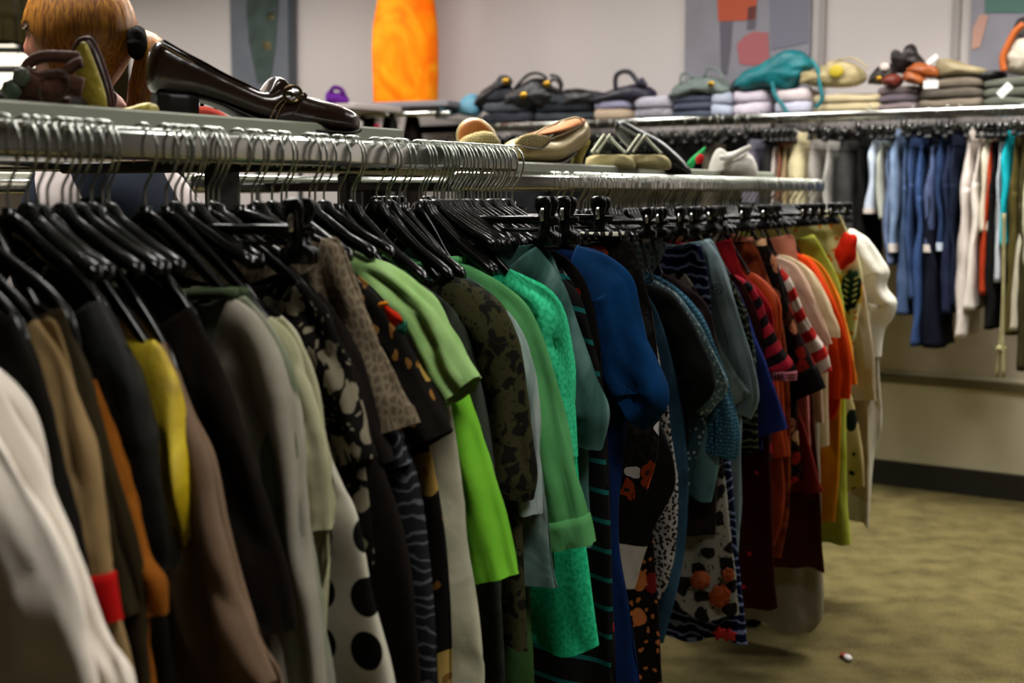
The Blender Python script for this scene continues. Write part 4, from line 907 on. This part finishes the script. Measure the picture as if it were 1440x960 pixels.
hung('trousers','black wide trousers, lowest reaching of the wall rack','trousers',1304,1312,196,488,C('solid','#0a0c16','#10131f'),legs=True,x0b=1296,x1b=1327,flare=1.5)
hung('jeans','dusty blue jeans with two white cuffs at knee height','jeans',1306,1317,204,354,C('solid','#3b4664','#4d5878'),cuff=WT,x0b=1298,x1b=1318)
hung('jeans','dark indigo jeans with lighter thigh','jeans',1318,1330,190,352,J3,cuff=LC)
hung('trousers','navy tailored trousers left of the white jeans','trousers',1328,1340,186,440,C('solid','#151a2e','#20263c'),legs=True)
hung('trousers','charcoal trousers touching the white jeans','trousers',1336,1346,190,430,J4,legs=True)
hung('jeans','white jeans bulging at the hip, long legs','jeans',1358,1370,180,474,WT,legs=True,x0b=1342,x1b=1362)
hung('jeans','second pair of white jeans hanging straight','jeans',1374,1384,186,435,C('solid','#c6beb4','#d4ccc2'),legs=True,x0b=1354,x1b=1374)
hung('shorts','short ivory trousers right of the white jeans','shorts',1384,1393,186,326,C('solid','#bdb39e','#cbc1ac'),x0b=1377,x1b=1394)
hung('trousers','rust orange trousers visible beneath the ivory shorts','trousers',1393,1399,198,414,C('solid','#8c2a12','#a23a1c'),x0b=1376,x1b=1393)
hung('trousers','black trousers between the rust and the pale grey pairs','trousers',1396,1402,198,462,BK,legs=True,x0b=1384,x1b=1400)
hung('trousers','pale blue-grey trousers left of the turquoise pair','trousers',1404,1411,200,396,C('solid','#a5a8ae','#b8bbc2'),x0b=1398,x1b=1412)
hung('trousers','turquoise trousers, the brightest on the wall rack','trousers',1411,1424,184,346,C('solid','#0e8d97','#18a2ac'),x0b=1408,x1b=1420)
hung('trousers','olive brown trousers right of the turquoise ones','trousers',1425,1433,190,470,C('solid','#3d3517','#4b4220'),legs=True,x0b=1412,x1b=1430)
hung('trousers','dark olive trousers at the right end of the wall rack','trousers',1434,1446,192,520,C('solid','#2a2611','#37321a'),legs=True)
hung('jeans','cream flared jeans slanting at the right edge','jeans',1442,1456,210,464,C('solid','#a39d88','#b5af9a'),legs=True,x0b=1414,x1b=1440)
P=rb(1406,.12); e=empty('belt',(P.x,P.y,ZB-.02)); b=MB()
for k in range(2): b.tube([on_plane(x,y,RB+WN*(.24+.02*k),WN) for x,y in ((1412-k,300),(1411,400),(1408+k*2,470),(1405+k*6,500),(1402+k*9,530))],.007,8)
b.build('cord',C('solid','#7c7552','#938c66'),e); b=MB(); b.ball(on_plane(1408,490,RB+WN*.25,WN),X3,Y3,Z3,.022,.02,.016); b.build('knot',C('solid','#7c7552','#938c66'),e); local_fix(e); tag(e,'knotted pale cord belt dangling below the olive trousers','belt')
for i in range(26):
    px=650+i*17.5 if i<24 else 1100+i
    h=copy_tree(PROTO['clip']); p=rb(px); h.location=(p.x,p.y,ZB); h.rotation_euler=(0,0,math.atan2(WN.y,WN.x)); tag(h,'black clip hanger with chrome hook, on the back wall rack','hanger','clip hangers on the back wall rack')
# black garments on the left half of the wall rack, seen between the shoes
for i,(x0,x1,m_,lab) in enumerate(((640,690,BK,'black coat on the wall rack behind the gold mule'),(700,760,C('solid','#1a1a1d','#242427'),'charcoal coat on the wall rack behind the gold pump'),(770,840,BK,'black dress on the wall rack left of the canvas shoes'),(850,915,C('solid','#19150f','#252018'),'very dark brown dress on the wall rack above the canvas shoes'),(985,1010,C('solid','#3b352c','#4a443a'),'dark taupe top on the wall rack above the white bundle'),(1014,1040,BK,'black skirt on the wall rack above the white bundle'),(1044,1068,C('solid','#5d5a66','#6c6976'),'lavender grey garment on the wall rack left of the dark grey top'))):
    hung('dress',lab,'dress',x0,x1,208-i*2,430,m_)
# folded goods on the wall shelf
SH=RB-WN*.14; ZS=ZB-.002
def folded(label,x0,x1,yt,mat,n=3,name='folded_garment',d=.12,off=0,cat='folded clothes'):
    NG[0]+=1; P0=on_plane(x0,150,SH+WN*off,WN);P1=on_plane(x1,150,SH+WN*off,WN); c=(P0+P1)/2; top=on_plane((x0+x1)/2,yt,SH+WN*off,WN).z; w_=(P1-P0).length; e=empty(name,(c.x,c.y,ZS)); h=(top-ZS)/n
    for k in range(n):
        b=MB(); sd=NG[0]+k*3.3
        b.ball((c.x,c.y,ZS+h*(k+.5)),WD,WN,Z3,w_/2,d,h*.56,30,12,.45,fn=lambda p,v:p+Vector((0,0,noise.noise(Vector((p.x*9+sd,p.y*9,sd)))*h*.35*(v.z>0)))); b.build('fold_layer',mat[k%len(mat)],e)
    local_fix(e); tag(e,label,cat); return e
folded('folded dark slate clothes under the black handbags','x' and 690,765,128,[C('solid','#25262c','#34353c'),C('solid','#3d4046','#4a4d53')])
folded('folded charcoal and green-grey clothes, middle of the wall shelf',762,850,134,[C('solid','#2b2f33','#3b4045'),C('solid','#1c1e22','#26282c')])
folded('folded beige and lilac clothes left of the grey-green bag',846,902,140,[C('solid','#a08d78','#b09d88'),C('solid','#8986a0','#9a97b0')],2)
folded('folded white and grey scarf-like pile under the grey-green bag',902,960,138,[C('marble','#5c5b66','#a5a1a8',20),C('solid','#a3a0ac','#b3b0bc')],2)
folded('folded slate blue clothes with hanging straps',955,1020,136,[C('solid','#3d4350','#505665')],3)
folded('pale blue-white folded sheet, left of the pink one',1010,1042,131,[C('solid','#9da3b5','#b0b6c6')],2)
folded('pinkish white folded sheet beneath the teal bag',1040,1092,128,[C('solid','#b9aebc','#c9bfcb')],2)
folded('white folded linen right of the teal bag handle',1098,1152,128,[C('solid','#a9a9bb','#c0bfcf'),C('solid','#bcaeb0','#ccc0c2')],2)
folded('cream folded trousers below the cream bag',1150,1256,134,[C('solid','#a29474','#b4a686')],2)
folded('mauve grey folded clothes under the brown sandals',1240,1300,124,[C('solid','#6c5f60','#7c6f70'),C('solid','#5a5058','#6a6068')],3)
folded('grey-brown folded coats right of the price label',1296,1390,112,[C('solid','#62584c','#746a5e'),C('solid','#4b443c','#5a534b')],3)
folded('dark grey-green folded clothes at the right end of the wall shelf',1386,1480,112,[C('solid','#4c4d44','#5a5b52')],3)
# bags
def bag(name,label,cat,poly,m,th=.07,handles=(),off=.06,bits=(),wob=.03,hr=.008,hm=None):
    P=on_plane(poly[0][0],poly[0][1],SH+WN*off,WN); cx=sum(p[0] for p in poly)/len(poly); by=max(p[1] for p in poly); Q=on_plane(cx,by,SH+WN*off,WN)
    e=empty(name,Q); NG[0]+=1
    pillow(poly,P,WN,th,NG[0],e=3.2,wob=wob).build('pouch',m,e)
    for h in handles: wtube(h,P+WN*th*.8,WN,hr,8).build('handle',hm or m,e)
    for (x,y,r,mm,nm) in bits:
        b=MB(); b.ball(on_plane(x,y,P+WN*(th+.004),WN),WD,WN,Z3,r,.008,r*.8,14,8); b.build(nm,mm,e)
    local_fix(e); tag(e,label,cat)
BL=plain('bag_black','#0d0c0e',.4,bump=.3); BR=plain('bag_brass','#b08a30',.3,1)
bag('clutch_bag','black rectangular clutch tilted upward with brass clasp, left of the handbags','bag',[(670,148),(676,134),(702,112),(712,106),(720,114),(716,128),(690,150),(674,152)],BL,.06,bits=((711,114,.022,BR,'clasp'),))
bag('handbag','black handbag with looped strap and round brass fittings','bag',[(712,150),(716,130),(728,122),(748,112),(764,110),(774,120),(788,128),(790,146),(770,154),(730,154)],BL,.08,handles=(((724,124),(742,106),(756,103),(768,110),(764,122)),((770,128),(776,112),(786,116),(788,132))),bits=((736,134,.024,BR,'fitting'),(769,118,.022,BR,'fitting')))
bag('handbag','flat black bag lying between two black handbags','bag',[(784,150),(790,130),(808,124),(830,127),(848,131),(850,146),(820,152)],BL,.07,handles=(((788,128),(790,118),(784,108),(774,106)),))
bag('handbag','dark purple-black handbag with raised arched handle','bag',[(824,146),(840,136),(862,128),(880,122),(900,118),(916,124),(920,134),(908,140),(870,142),(838,148)],plain('bag_plum','#17121c',.45,bump=.3,col2='#221c30'),.08,handles=(((866,128),(866,108),(874,101),(886,102),(898,118)),((900,120),(902,112),(908,120))),hr=.012)
bag('handbag','pale grey-green handbag with two small loop handles','bag',[(940,138),(948,124),(966,114),(990,108),(1010,110),(1024,118),(1032,128),(1020,134),(985,132),(960,140)],plain('bag_greygreen','#56625e',.6,bump=.4,col2='#6c7873'),.09,handles=(((957,120),(958,106),(966,102),(974,110)),((990,108),(996,96),(1008,98),(1020,112))),hr=.006,bits=((1000,118,.018,BR,'fitting'),))
bag('handbag','bright teal leather handbag with long dangling straps','bag',[(1032,124),(1046,104),(1064,94),(1090,82),(1108,72),(1124,71),(1136,78),(1144,92),(1138,98),(1128,112),(1112,126),(1080,124),(1050,128)],plain('bag_teal','#04595f',.5,bump=1.0,bscale=12,col2='#0a7078'),.10,handles=(((1140,84),(1150,98),(1153,120),(1156,140),(1146,152)),((1086,116),(1090,134),(1102,150),(1108,162))),hr=.010)
bag('handbag','navy small bag tucked under the left end of the teal bag','bag',[(1028,128),(1036,112),(1050,106),(1058,118),(1052,130),(1036,132)],plain('bag_navy','#10131c',.5),.06)
bag('handbag','cream leather handbag with yellow piece, right of the teal bag','bag',[(1128,118),(1130,104),(1146,100),(1160,94),(1176,86),(1198,88),(1214,98),(1216,112),(1200,122),(1150,122)],plain('bag_cream','#94855e',.5,bump=.5,col2='#a89870'),.09,handles=(((1160,96),(1180,84),(1200,82),(1222,96)),),hr=.004,bits=((1176,100,.035,plain('yellow','#a8941c',.6),'yellow_flap'),))
SN=plain('sandal_tan','#7a3a12',.45,bump=.3,col2='#8e4a1a'); SD=plain('sandal_dark','#170e0b',.5,bump=.3)
bag('sandal','dark brown heeled sandal sticking up on top of the sandal heap','shoe',[(1254,100),(1256,76),(1262,70),(1272,76),(1276,64),(1284,62),(1292,76),(1300,90),(1282,96),(1268,104)],SD,.05,off=.0)
bag('sandal','black and white strapped sandal at the left of the sandal heap','shoe',[(1222,118),(1228,102),(1240,92),(1254,90),(1260,104),(1252,118)],SD,.06,bits=((1244,94,.022,WT,'buckle'),(1236,110,.014,BR,'stud')))
bag('sandal','tan orange sandal lying across the heap','shoe',[(1276,98),(1290,88),(1306,90),(1320,98),(1321,108),(1306,110),(1288,106)],SN,.05,off=.10)
bag('sandal','orange-brown sandal sole facing out, lowest of the heap','shoe',[(1268,106),(1276,100),(1290,104),(1302,112),(1298,119),(1282,118),(1272,114)],SN,.05,off=.13)
bag('sandal','reddish brown sandal at the bottom left of the heap','shoe',[(1238,116),(1246,106),(1260,104),(1268,112),(1262,121),(1244,121)],plain('sandal_red','#5c1f10',.5,bump=.3),.05,off=.12)
bag('clutch_bag','flat cream and black clutch lying right of the sandals','bag',[(1316,96),(1322,84),(1340,84),(1366,92),(1388,98),(1386,106),(1350,108),(1320,110)],plain('clutch_cream','#6f6348',.5,col2='#8d8060'),.08,wob=.004)
bag('clutch_bag','black leather clutch under the flat cream one','bag',[(1318,108),(1330,100),(1360,106),(1400,100),(1416,102),(1410,112),(1360,114),(1322,116)],BL,.09,off=.02,wob=.004)
bag('handbag','white and brown handbag with orange curved handle at the right edge','bag',[(1416,102),(1418,78),(1426,62),(1440,54),(1470,60),(1476,100),(1440,106)],plain('bag_white','#9f9484',.5,bump=.4,col2='#b5aa9a'),.08,handles=(((1412,100),(1410,82),(1418,62),(1428,44),(1440,34)),),hr=.015,hm=plain('bag_orange','#9a4a10',.5))
bag('handbag','dark brown bag top behind the white handbag at the right edge','bag',[(1406,78),(1412,66),(1422,44),(1434,26),(1460,24),(1470,60),(1436,52),(1420,72)],SD,.04,off=-.05)
P=on_plane(1308,120,SH+WN*.20,WN)
for x,y,rt,lab in ((1309,119,0,'white rectangular price tag lying below the tan sandal'),(1413,127,-.8,'white tilted price tag near the right end of the wall shelf'),(1311,84,-.7,'small white paper tag standing between sandals and cream clutch')):
    q=on_plane(x,y,SH+WN*.21,WN); b=MB(); Xr=(WD*math.cos(rt)+Z3*math.sin(rt)); Zr=(Z3*math.cos(rt)-WD*math.sin(rt)); b.box(q,Xr,WN,Zr,.062 if y!=84 else .05,.004,.034 if y!=84 else .02,.001); o=b.build('price_tag',plain('paper','#c9c6c4',.8),None,False); shift(o,q); tag(o,lab,'price tag')
bag('plush_toy','light blue soft toy at the left start of the wall shelf','toy',[(646,160),(644,150),(652,142),(660,134),(668,132),(674,140),(676,156),(668,164)],C('solid','#4f88a0','#7ba5b8'),.06,wob=.01)
# ------------------------------------------------------------------ orange dress form and its shelf
YS=7.2
P0=atY(505,150,YS);P1=atY(645,148,YS-.25); e=empty('wall_shelf',(P0+P1)/2)
dr=(P1-P0); dr.z=0; L_=dr.length; dr.normalize(); nr=Vector((dr.y,-dr.x,0)); 
if nr.y>0: nr=-nr
c=(P0+P1)/2; b=MB(); b.box(c-nr*.12,dr,nr,Z3,L_,.5,.03,.004); b.build('board',plain('grey_shelf','#77747a',.6),e,False)
b=MB(); b.tube([c+nr*.1-Z3*.05-dr*L_*.5,c+nr*.1-Z3*.05+dr*L_*.5],.015,10,smooth=0); b.build('rail',CHROME,e)
for s_ in(-1,1):
    b=MB(); b.box(c-nr*.1-Z3*.05+dr*s_*L_*.4,dr,nr,Z3,.03,.46,.06,.004); b.build('bracket',CHROME,e,False)
local_fix(e); tag(e,'short grey wall shelf under the orange dress, black clothes hung below','shelf'); ZSH=c.z+.015
Fx=atY(570,150,YS-.0); e=empty('dress_form',(Fx.x,Fx.y,ZSH))
def form(rows,m,name,par,seg=40,fold=.0):
    rings=[]
    for z,hw,hd,dx in rows:
        rings.append([Vector((Fx.x+dx+(hw+fold*math.sin(t*7+z*9))*math.cos(t),Fx.y+(hd+fold*math.sin(t*7+z*9))*math.sin(t),ZSH+z)) for t in [2*math.pi*j/seg for j in range(seg)]])
    b=MB(); b.loft(rings); return b.build(name,m,par)
sc_=YS/FP
form([(.0,.175,.12,0),(.01,.178,.125,0),(.15,.182,.13,.0),(.30,.182,.135,.002),(.42,.178,.13,.006),(.5,.168,.12,.010),(.58,.155,.11,.012),(.68,.135,.10,.012),(.80,.15,.11,.01),(.95,.17,.12,.01),(1.02,.14,.09,.01),(1.04,.05,.05,.01)],C('marble','#ff5a02','#ff8408','#ffa21a',3,rough=.6),'dress',e,fold=.004)
form([(1.03,.05,.05,.01),(1.10,.045,.045,.01),(1.12,.03,.03,.01)],plain('form_neck','#8a7a66',.6),'neck_cap',e)
local_fix(e); tag(e,'orange sleeveless dress on a dress form standing on the back wall shelf','dress form')
for i,(x,w_,lab) in enumerate(((520,22,'black shirt hung under the orange dress shelf, left one'),(548,26,'black jacket hung under the orange dress shelf, in the middle'),(580,26,'dark brown coat hung under the orange dress shelf, right one'))):
    p=atY(x,160,YS+.02-i*.05); q=atY(x,330,YS); r0=w_*YS/FP/2; rings=[]
    for k in range(14):
        f=k/13; z=p.z-f*(p.z-q.z); rings.append([Vector((p.x+(r0*(.5+.5*min(1,f*5)))*math.cos(t)+.01*math.sin(7*t+i),p.y+.12*math.sin(t),z-.02)) for t in [2*math.pi*j/28 for j in range(28)]])
    b=MB(); b.loft(rings); e=empty('jacket',p); b.build('body',[BK,C('solid','#16110f','#201a17')][i==2],e); b=MB(); b.box((p.x,p.y,p.z-.03),X3,Y3,Z3,r0*1.1,.18,.03,.005); b.build('collar',BK,e); local_fix(e); tag(e,lab,'jacket')
P=atY(529,180,YS-.4); b=MB(); b.box(P,X3,Y3,Vector((.3,0,1)).normalized(),.03,.01,.05,.002); o=b.build('sale_tag',plain('pink_card','#b0284c',.7),None,False); shift(o,P); tag(o,'bright pink card hanging among the black clothes below the orange dress','tag')
P=atY(475,145,6.9); e=thing('handbag','small purple bag with looped top, standing left of the orange dress','bag',(P.x,P.y,P.z))
pillow([(458,144),(458,132),(464,126),(472,130),(480,130),(488,134),(491,144),(476,148)],P,Nv,.05,e=2.6,wob=.01).build('pouch',C('solid','#4d1a70','#6a2a8c'),e)
wtube([(464,130),(470,123),(480,126),(484,134)],P+Nv*.04,Nv,.012).build('handle',C('solid','#3c1450','#521c6c'),e)
local_fix(e)
# shelf for the purple bag and pale goods at its left
P=atY(455,150,6.95); b=MB(); b.box((P.x,P.y,P.z-.02),WD,WN,Z3,.75,.4,.03,.004); e=empty('display_table',(P.x,P.y,0)); b.build('top',plain('table_pale','#a79d98',.6),e,False)
for sx in(-1,1):
    for sy in(-1,1):
        q=P+WD*sx*.33+WN*sy*.17; b=MB(); b.tube([(q.x,q.y,0),(q.x,q.y,P.z-.03)],.015,10,smooth=0); b.build('leg',DARKM,e)
local_fix(e); tag(e,'pale high display table carrying the small purple bag','table')
# scrap on the carpet
q=atZ(1192,928,.0); e=thing('paper_scrap','tiny red and white crumpled scrap lying on the carpet','scrap',q)
b=MB(); b.ball(q+Vector((0,0,.008)),X3,Y3,Z3,.012,.02,.009,14,8,fn=lambda p,v:p*(1+.3*noise.noise(v*3))); b.build('white_part',plain('paper','#c9c6c4',.8),e)
b=MB(); b.ball(q+Vector((-.008,.018,.008)),X3,Y3,Z3,.011,.014,.009,14,8,fn=lambda p,v:p*(1+.3*noise.noise(v*3+Vector((5,0,0))))); b.build('red_part',plain('red_paper','#8e2a12',.8),e); local_fix(e)
# ------------------------------------------------------------------ the person behind the near rack
YP=2.45; hc=atY(113,54,YP); SK=plain('skin','#b0705a',.5,col2='#b87a62',nscale=5); HA=None
yaw=math.radians(169); Fd=Vector((math.cos(yaw),math.sin(yaw),0)); Sd=Vector((-Fd.y,Fd.x,0))
me=bpy.data.meshes.new('person'); 
J={}; vs=[];ed=[];rad=[]
def jn(n,p,r,par=None):
    J[n]=len(vs); vs.append(p); rad.append(r)
    if par: ed.append((J[par],J[n]))
def wp(f,s_,z): return (hc.x+Fd.x*f+Sd.x*s_,hc.y+Fd.y*f+Sd.y*s_,z)
jn('pelvis',wp(-.05,0,.93),.15); jn('waist',wp(-.05,0,1.10),.125,'pelvis'); jn('chest',wp(-.06,0,1.30),.145,'waist'); jn('ub',wp(-.06,0,1.42),.10,'chest'); jn('nk',wp(-.045,0,1.50),.058,'ub'); jn('hd',wp(-.02,0,1.60),.06,'nk')
for s_,t in ((1,'l'),(-1,'r')):
    jn('hip'+t,wp(-.05,s_*.09,.86),.10,'pelvis'); jn('kn'+t,wp(0,s_*.10,.48),.062,'hip'+t); jn('an'+t,wp(-.03,s_*.10,.09),.042,'kn'+t); jn('to'+t,wp(.13,s_*.11,.035),.03,'an'+t)
    jn('sh'+t,wp(-.06,s_*.17,1.40),.062,'ub'); jn('el'+t,wp(-.02,s_*.23,1.13),.042,'sh'+t); jn('wr'+t,wp(.20,s_*.18,1.12),.028,'el'+t); jn('pm'+t,wp(.27,s_*.165,1.13),.034,'wr'+t)
    for k,(ds,ln) in enumerate(((-.03,.055),(-.012,.068),(.008,.062),(.026,.05))):
        jn('f%d'%k+t,wp(.31,s_*.165+ds,1.13),.0095,'pm'+t); jn('g%d'%k+t,wp(.31+ln*.6,s_*.165+ds*1.1,1.118),.0088,'f%d'%k+t); jn('h%d'%k+t,wp(.31+ln,s_*.165+ds*1.1,1.095),.008,'g%d'%k+t)
    jn('t0'+t,wp(.25,s_*.165-s_*.045,1.125),.011,'pm'+t); jn('t1'+t,wp(.28,s_*.165-s_*.065,1.115),.009,'t0'+t)
me.from_pydata(vs,ed,[]); per=bpy.data.objects.new('person',me); COL.objects.link(per); me.materials.append(SK)
md=per.modifiers.new('skin','SKIN'); sk=me.skin_vertices[0] if me.skin_vertices else None
if sk is None:
    bpy.context.view_layer.objects.active=per
    bm=bmesh.new(); bm.from_mesh(me); bm.verts.layers.skin.verify(); bm.to_mesh(me); bm.free(); sk=me.skin_vertices[0]
for i,v in enumerate(sk.data): v.radius=(rad[i],rad[i]); v.use_root=(i==0)
ms=per.modifiers.new('sub','SUBSURF'); ms.levels=2; ms.render_levels=2
dg=bpy.context.evaluated_depsgraph_get(); m2=bpy.data.meshes.new_from_object(per.evaluated_get(dg)); per.modifiers.clear()
bm=bmesh.new(); bm.from_mesh(m2)
# head welded into the same mesh
nu,nv=44,32; grid=[]
def headpt(ph,th):
    x=math.sin(ph)*math.cos(th);y=math.sin(ph)*math.sin(th);z=math.cos(ph)
    rx=.098 if x>0 else .100; p=Vector((x*rx,y*.076,z*.118))
    if z<0: p.y*=1-.30*(-z)**1.5; p.x*= (1-.10*(-z)) if x>0 else (1-.42*(-z))
    if x>0:
        g=lambda cy,cz,wy,wz:math.exp(-((p.y-cy)/wy)**2-((p.z-cz)/wz)**2)
        p.x+=.019*g(0,-.022,.012,.020)+.010*g(0,.004,.010,.028)+.006*g(0,.024,.03,.012)+.010*g(0,-.058,.018,.007)+.008*g(0,-.070,.016,.006)+.012*g(0,-.098,.02,.014)
        p.x-=.010*(g(.030,.006,.014,.012)+g(-.030,.006,.014,.012))+.004*g(0,-.064,.02,.004)
    return p
for i in range(nv+1):
    row=[]
    for j in range(nu):
        p=headpt(math.pi*min(max(i/nv,.003),.997),2*math.pi*j/nu); row.append(bm.verts.new(hc+Fd*p.x+Sd*p.y+Z3*p.z))
    grid.append(row)
for i in range(nv):
    for j in range(nu): bm.faces.new((grid[i][j],grid[i][(j+1)%nu],grid[i+1][(j+1)%nu],grid[i+1][j]))
bm.faces.new(grid[0][::-1]); bm.faces.new(grid[-1])
bm.to_mesh(m2); bm.free(); per.data=m2; 
if not m2.materials: m2.materials.append(SK)
for p in m2.polygons: p.use_smooth=True
base=Vector((hc.x,hc.y,0)); m2.transform(Matrix.Translation(-base)); per.location=base
def hb(name,mb,m):
    o=mb.build(name,m,per); o.data.transform(Matrix.Translation(-base)); return o
hm,nt,b_=base_mat('hair',.42,0,0,.5); L=nt.links.new; tc=N(nt,'ShaderNodeTexCoord'); mp=N(nt,'ShaderNodeMapping'); mp.inputs['Scale'].default_value=(150,150,4); mp.inputs['Rotation'].default_value=(0,.5,0); L(tc.outputs['Object'],mp.inputs[0]); nn=N(nt,'ShaderNodeTexNoise'); nn.inputs['Scale'].default_value=1.5; nn.inputs['Detail'].default_value=4; nn.inputs['Distortion'].default_value=.6; L(mp.outputs[0],nn.inputs[0]); L(ramp(nt,nn.outputs[0],[(.3,'#5a300a'),(.5,'#8a5614'),(.7,'#a87220')],False),b_.inputs['Base Color']); bp=N(nt,'ShaderNodeBump'); bp.inputs['Strength'].default_value=.5; L(nn.outputs[0],bp.inputs['Height']); L(bp.outputs[0],b_.inputs['Normal'])
b=MB(); rings=[]
for i in range(23):
    ph=math.pi*(.004+.78*i/22); rr=[]
    for j in range(64):
        th=2*math.pi*j/64; x=math.cos(th); lim=.455 if x>.6 else (.455+(.6-x)*.9 if x>.25 else .80)
        q=min(ph,math.pi*lim); p=headpt(q,th); p*=1.10+.012*math.sin(th*23+q*3)+.008*math.sin(th*41)
        if ph>q: p*=1-.05*min(1,(ph-q)*2)
        rr.append(hc+Fd*p.x+Sd*p.y+Z3*(p.z+.002))
    rings.append(rr)
b.loft(rings,(True,False)); hb('hair',b,hm)
b=MB(); tp=[atY(x,y,YP) for x,y in ((176,58),(192,60),(205,62),(214,78),(214,104),(206,130),(198,160),(196,196))]; b.tube(tp,[.028,.024,.034,.038,.036,.030,.024,.010],18,smooth=34); hb('ponytail',b,hm)
b=MB(); c=atY(193,60,YP-.03); b.ball(c,X3,Y3,Z3,.018,.028,.030,22,12,fn=lambda p,v:p*(1+.12*math.sin(6*math.atan2(v.z,v.y)))); hb('hair_tie',b,C('solid','#0c0a0a','#141212'))
for s_ in(-1,1):
    b=MB(); b.ball(hc+Fd*.072+Sd*s_*.030+Z3*.004,Fd,Sd,Z3,.012,.013,.010,16,10); hb('eye',b,plain('eyeball','#c8beb4',.2))
    b=MB(); b.ball(hc+Fd*.0812+Sd*s_*.031+Z3*.004,Fd,Sd,Z3,.004,.0055,.0055,12,8); hb('iris',b,plain('iris','#20140c',.2))
    b=MB(); b.tube([hc+Fd*.094+Sd*s_*(.014)+Z3*.024,hc+Fd*.093+Sd*s_*.03+Z3*.029,hc+Fd*.082+Sd*s_*.046+Z3*.023],.0025,6); hb('eyebrow',b,plain('brow','#4a2c12',.8))
    b=MB(); b.ball(hc+Fd*-.012+Sd*s_*.068+Z3*-.01,Fd,Sd,Z3,.016,.008,.026,16,10); hb('ear',b,SK)
b=MB(); b.tube([hc+Fd*.098+Sd*-.020-Z3*.064,hc+Fd*.106-Z3*.062,hc+Fd*.098+Sd*.020-Z3*.064],.0045,8); hb('lips',b,plain('lips','#8c3c34',.5))
def rings_at(rows,seg=36):
    b=MB(); rings=[]
    for f,s_,z,rf,rs in rows:
        c=Vector(wp(f,s_,z)); rings.append([c+Fd*(rf+.004*math.sin(5*t+z*20))*math.cos(t)+Sd*rs*math.sin(t) for t in [2*math.pi*j/seg for j in range(seg)]])
    b.loft(rings,(False,False)); return b
STR=C('stripes','#b4a9a6','#111722',.16,62,.62)
hb('shirt',rings_at([(-.05,0,.86,.165,.20),(-.05,0,1.0,.15,.185),(-.05,0,1.12,.145,.17),(-.06,0,1.28,.155,.195),(-.06,0,1.38,.135,.225),(-.06,0,1.43,.105,.19),(-.055,0,1.47,.075,.10),(-.05,0,1.50,.066,.070)]),STR)
for s_ in(-1,1):
    b=MB(); b.tube([wp(-.06,s_*.14,1.42),wp(-.055,s_*.20,1.34),wp(-.03,s_*.235,1.22),wp(-.02,s_*.24,1.17)],[.07,.07,.062,.058],18,cap=False,smooth=16); hb('shirt_sleeve',b,STR)
    b=MB(); b.tube([wp(-.05,s_*.07,.93),wp(-.045,s_*.095,.75),wp(0,s_*.10,.48),wp(-.03,s_*.10,.12)],[.115,.10,.078,.062],18,cap=False,smooth=20); hb('trouser_leg',b,C('solid','#1b2233','#252d40'))
    b=MB(); b.tube([wp(-.09,s_*.10,.045),wp(-.02,s_*.10,.055),wp(.08,s_*.11,.045),wp(.16,s_*.115,.035)],[.038,.048,.046,.030],14,smooth=14); hb('shoe',b,BLACKP)
tag(per,'person with golden brown ponytail and black hair tie, in profile behind the near rack','person')
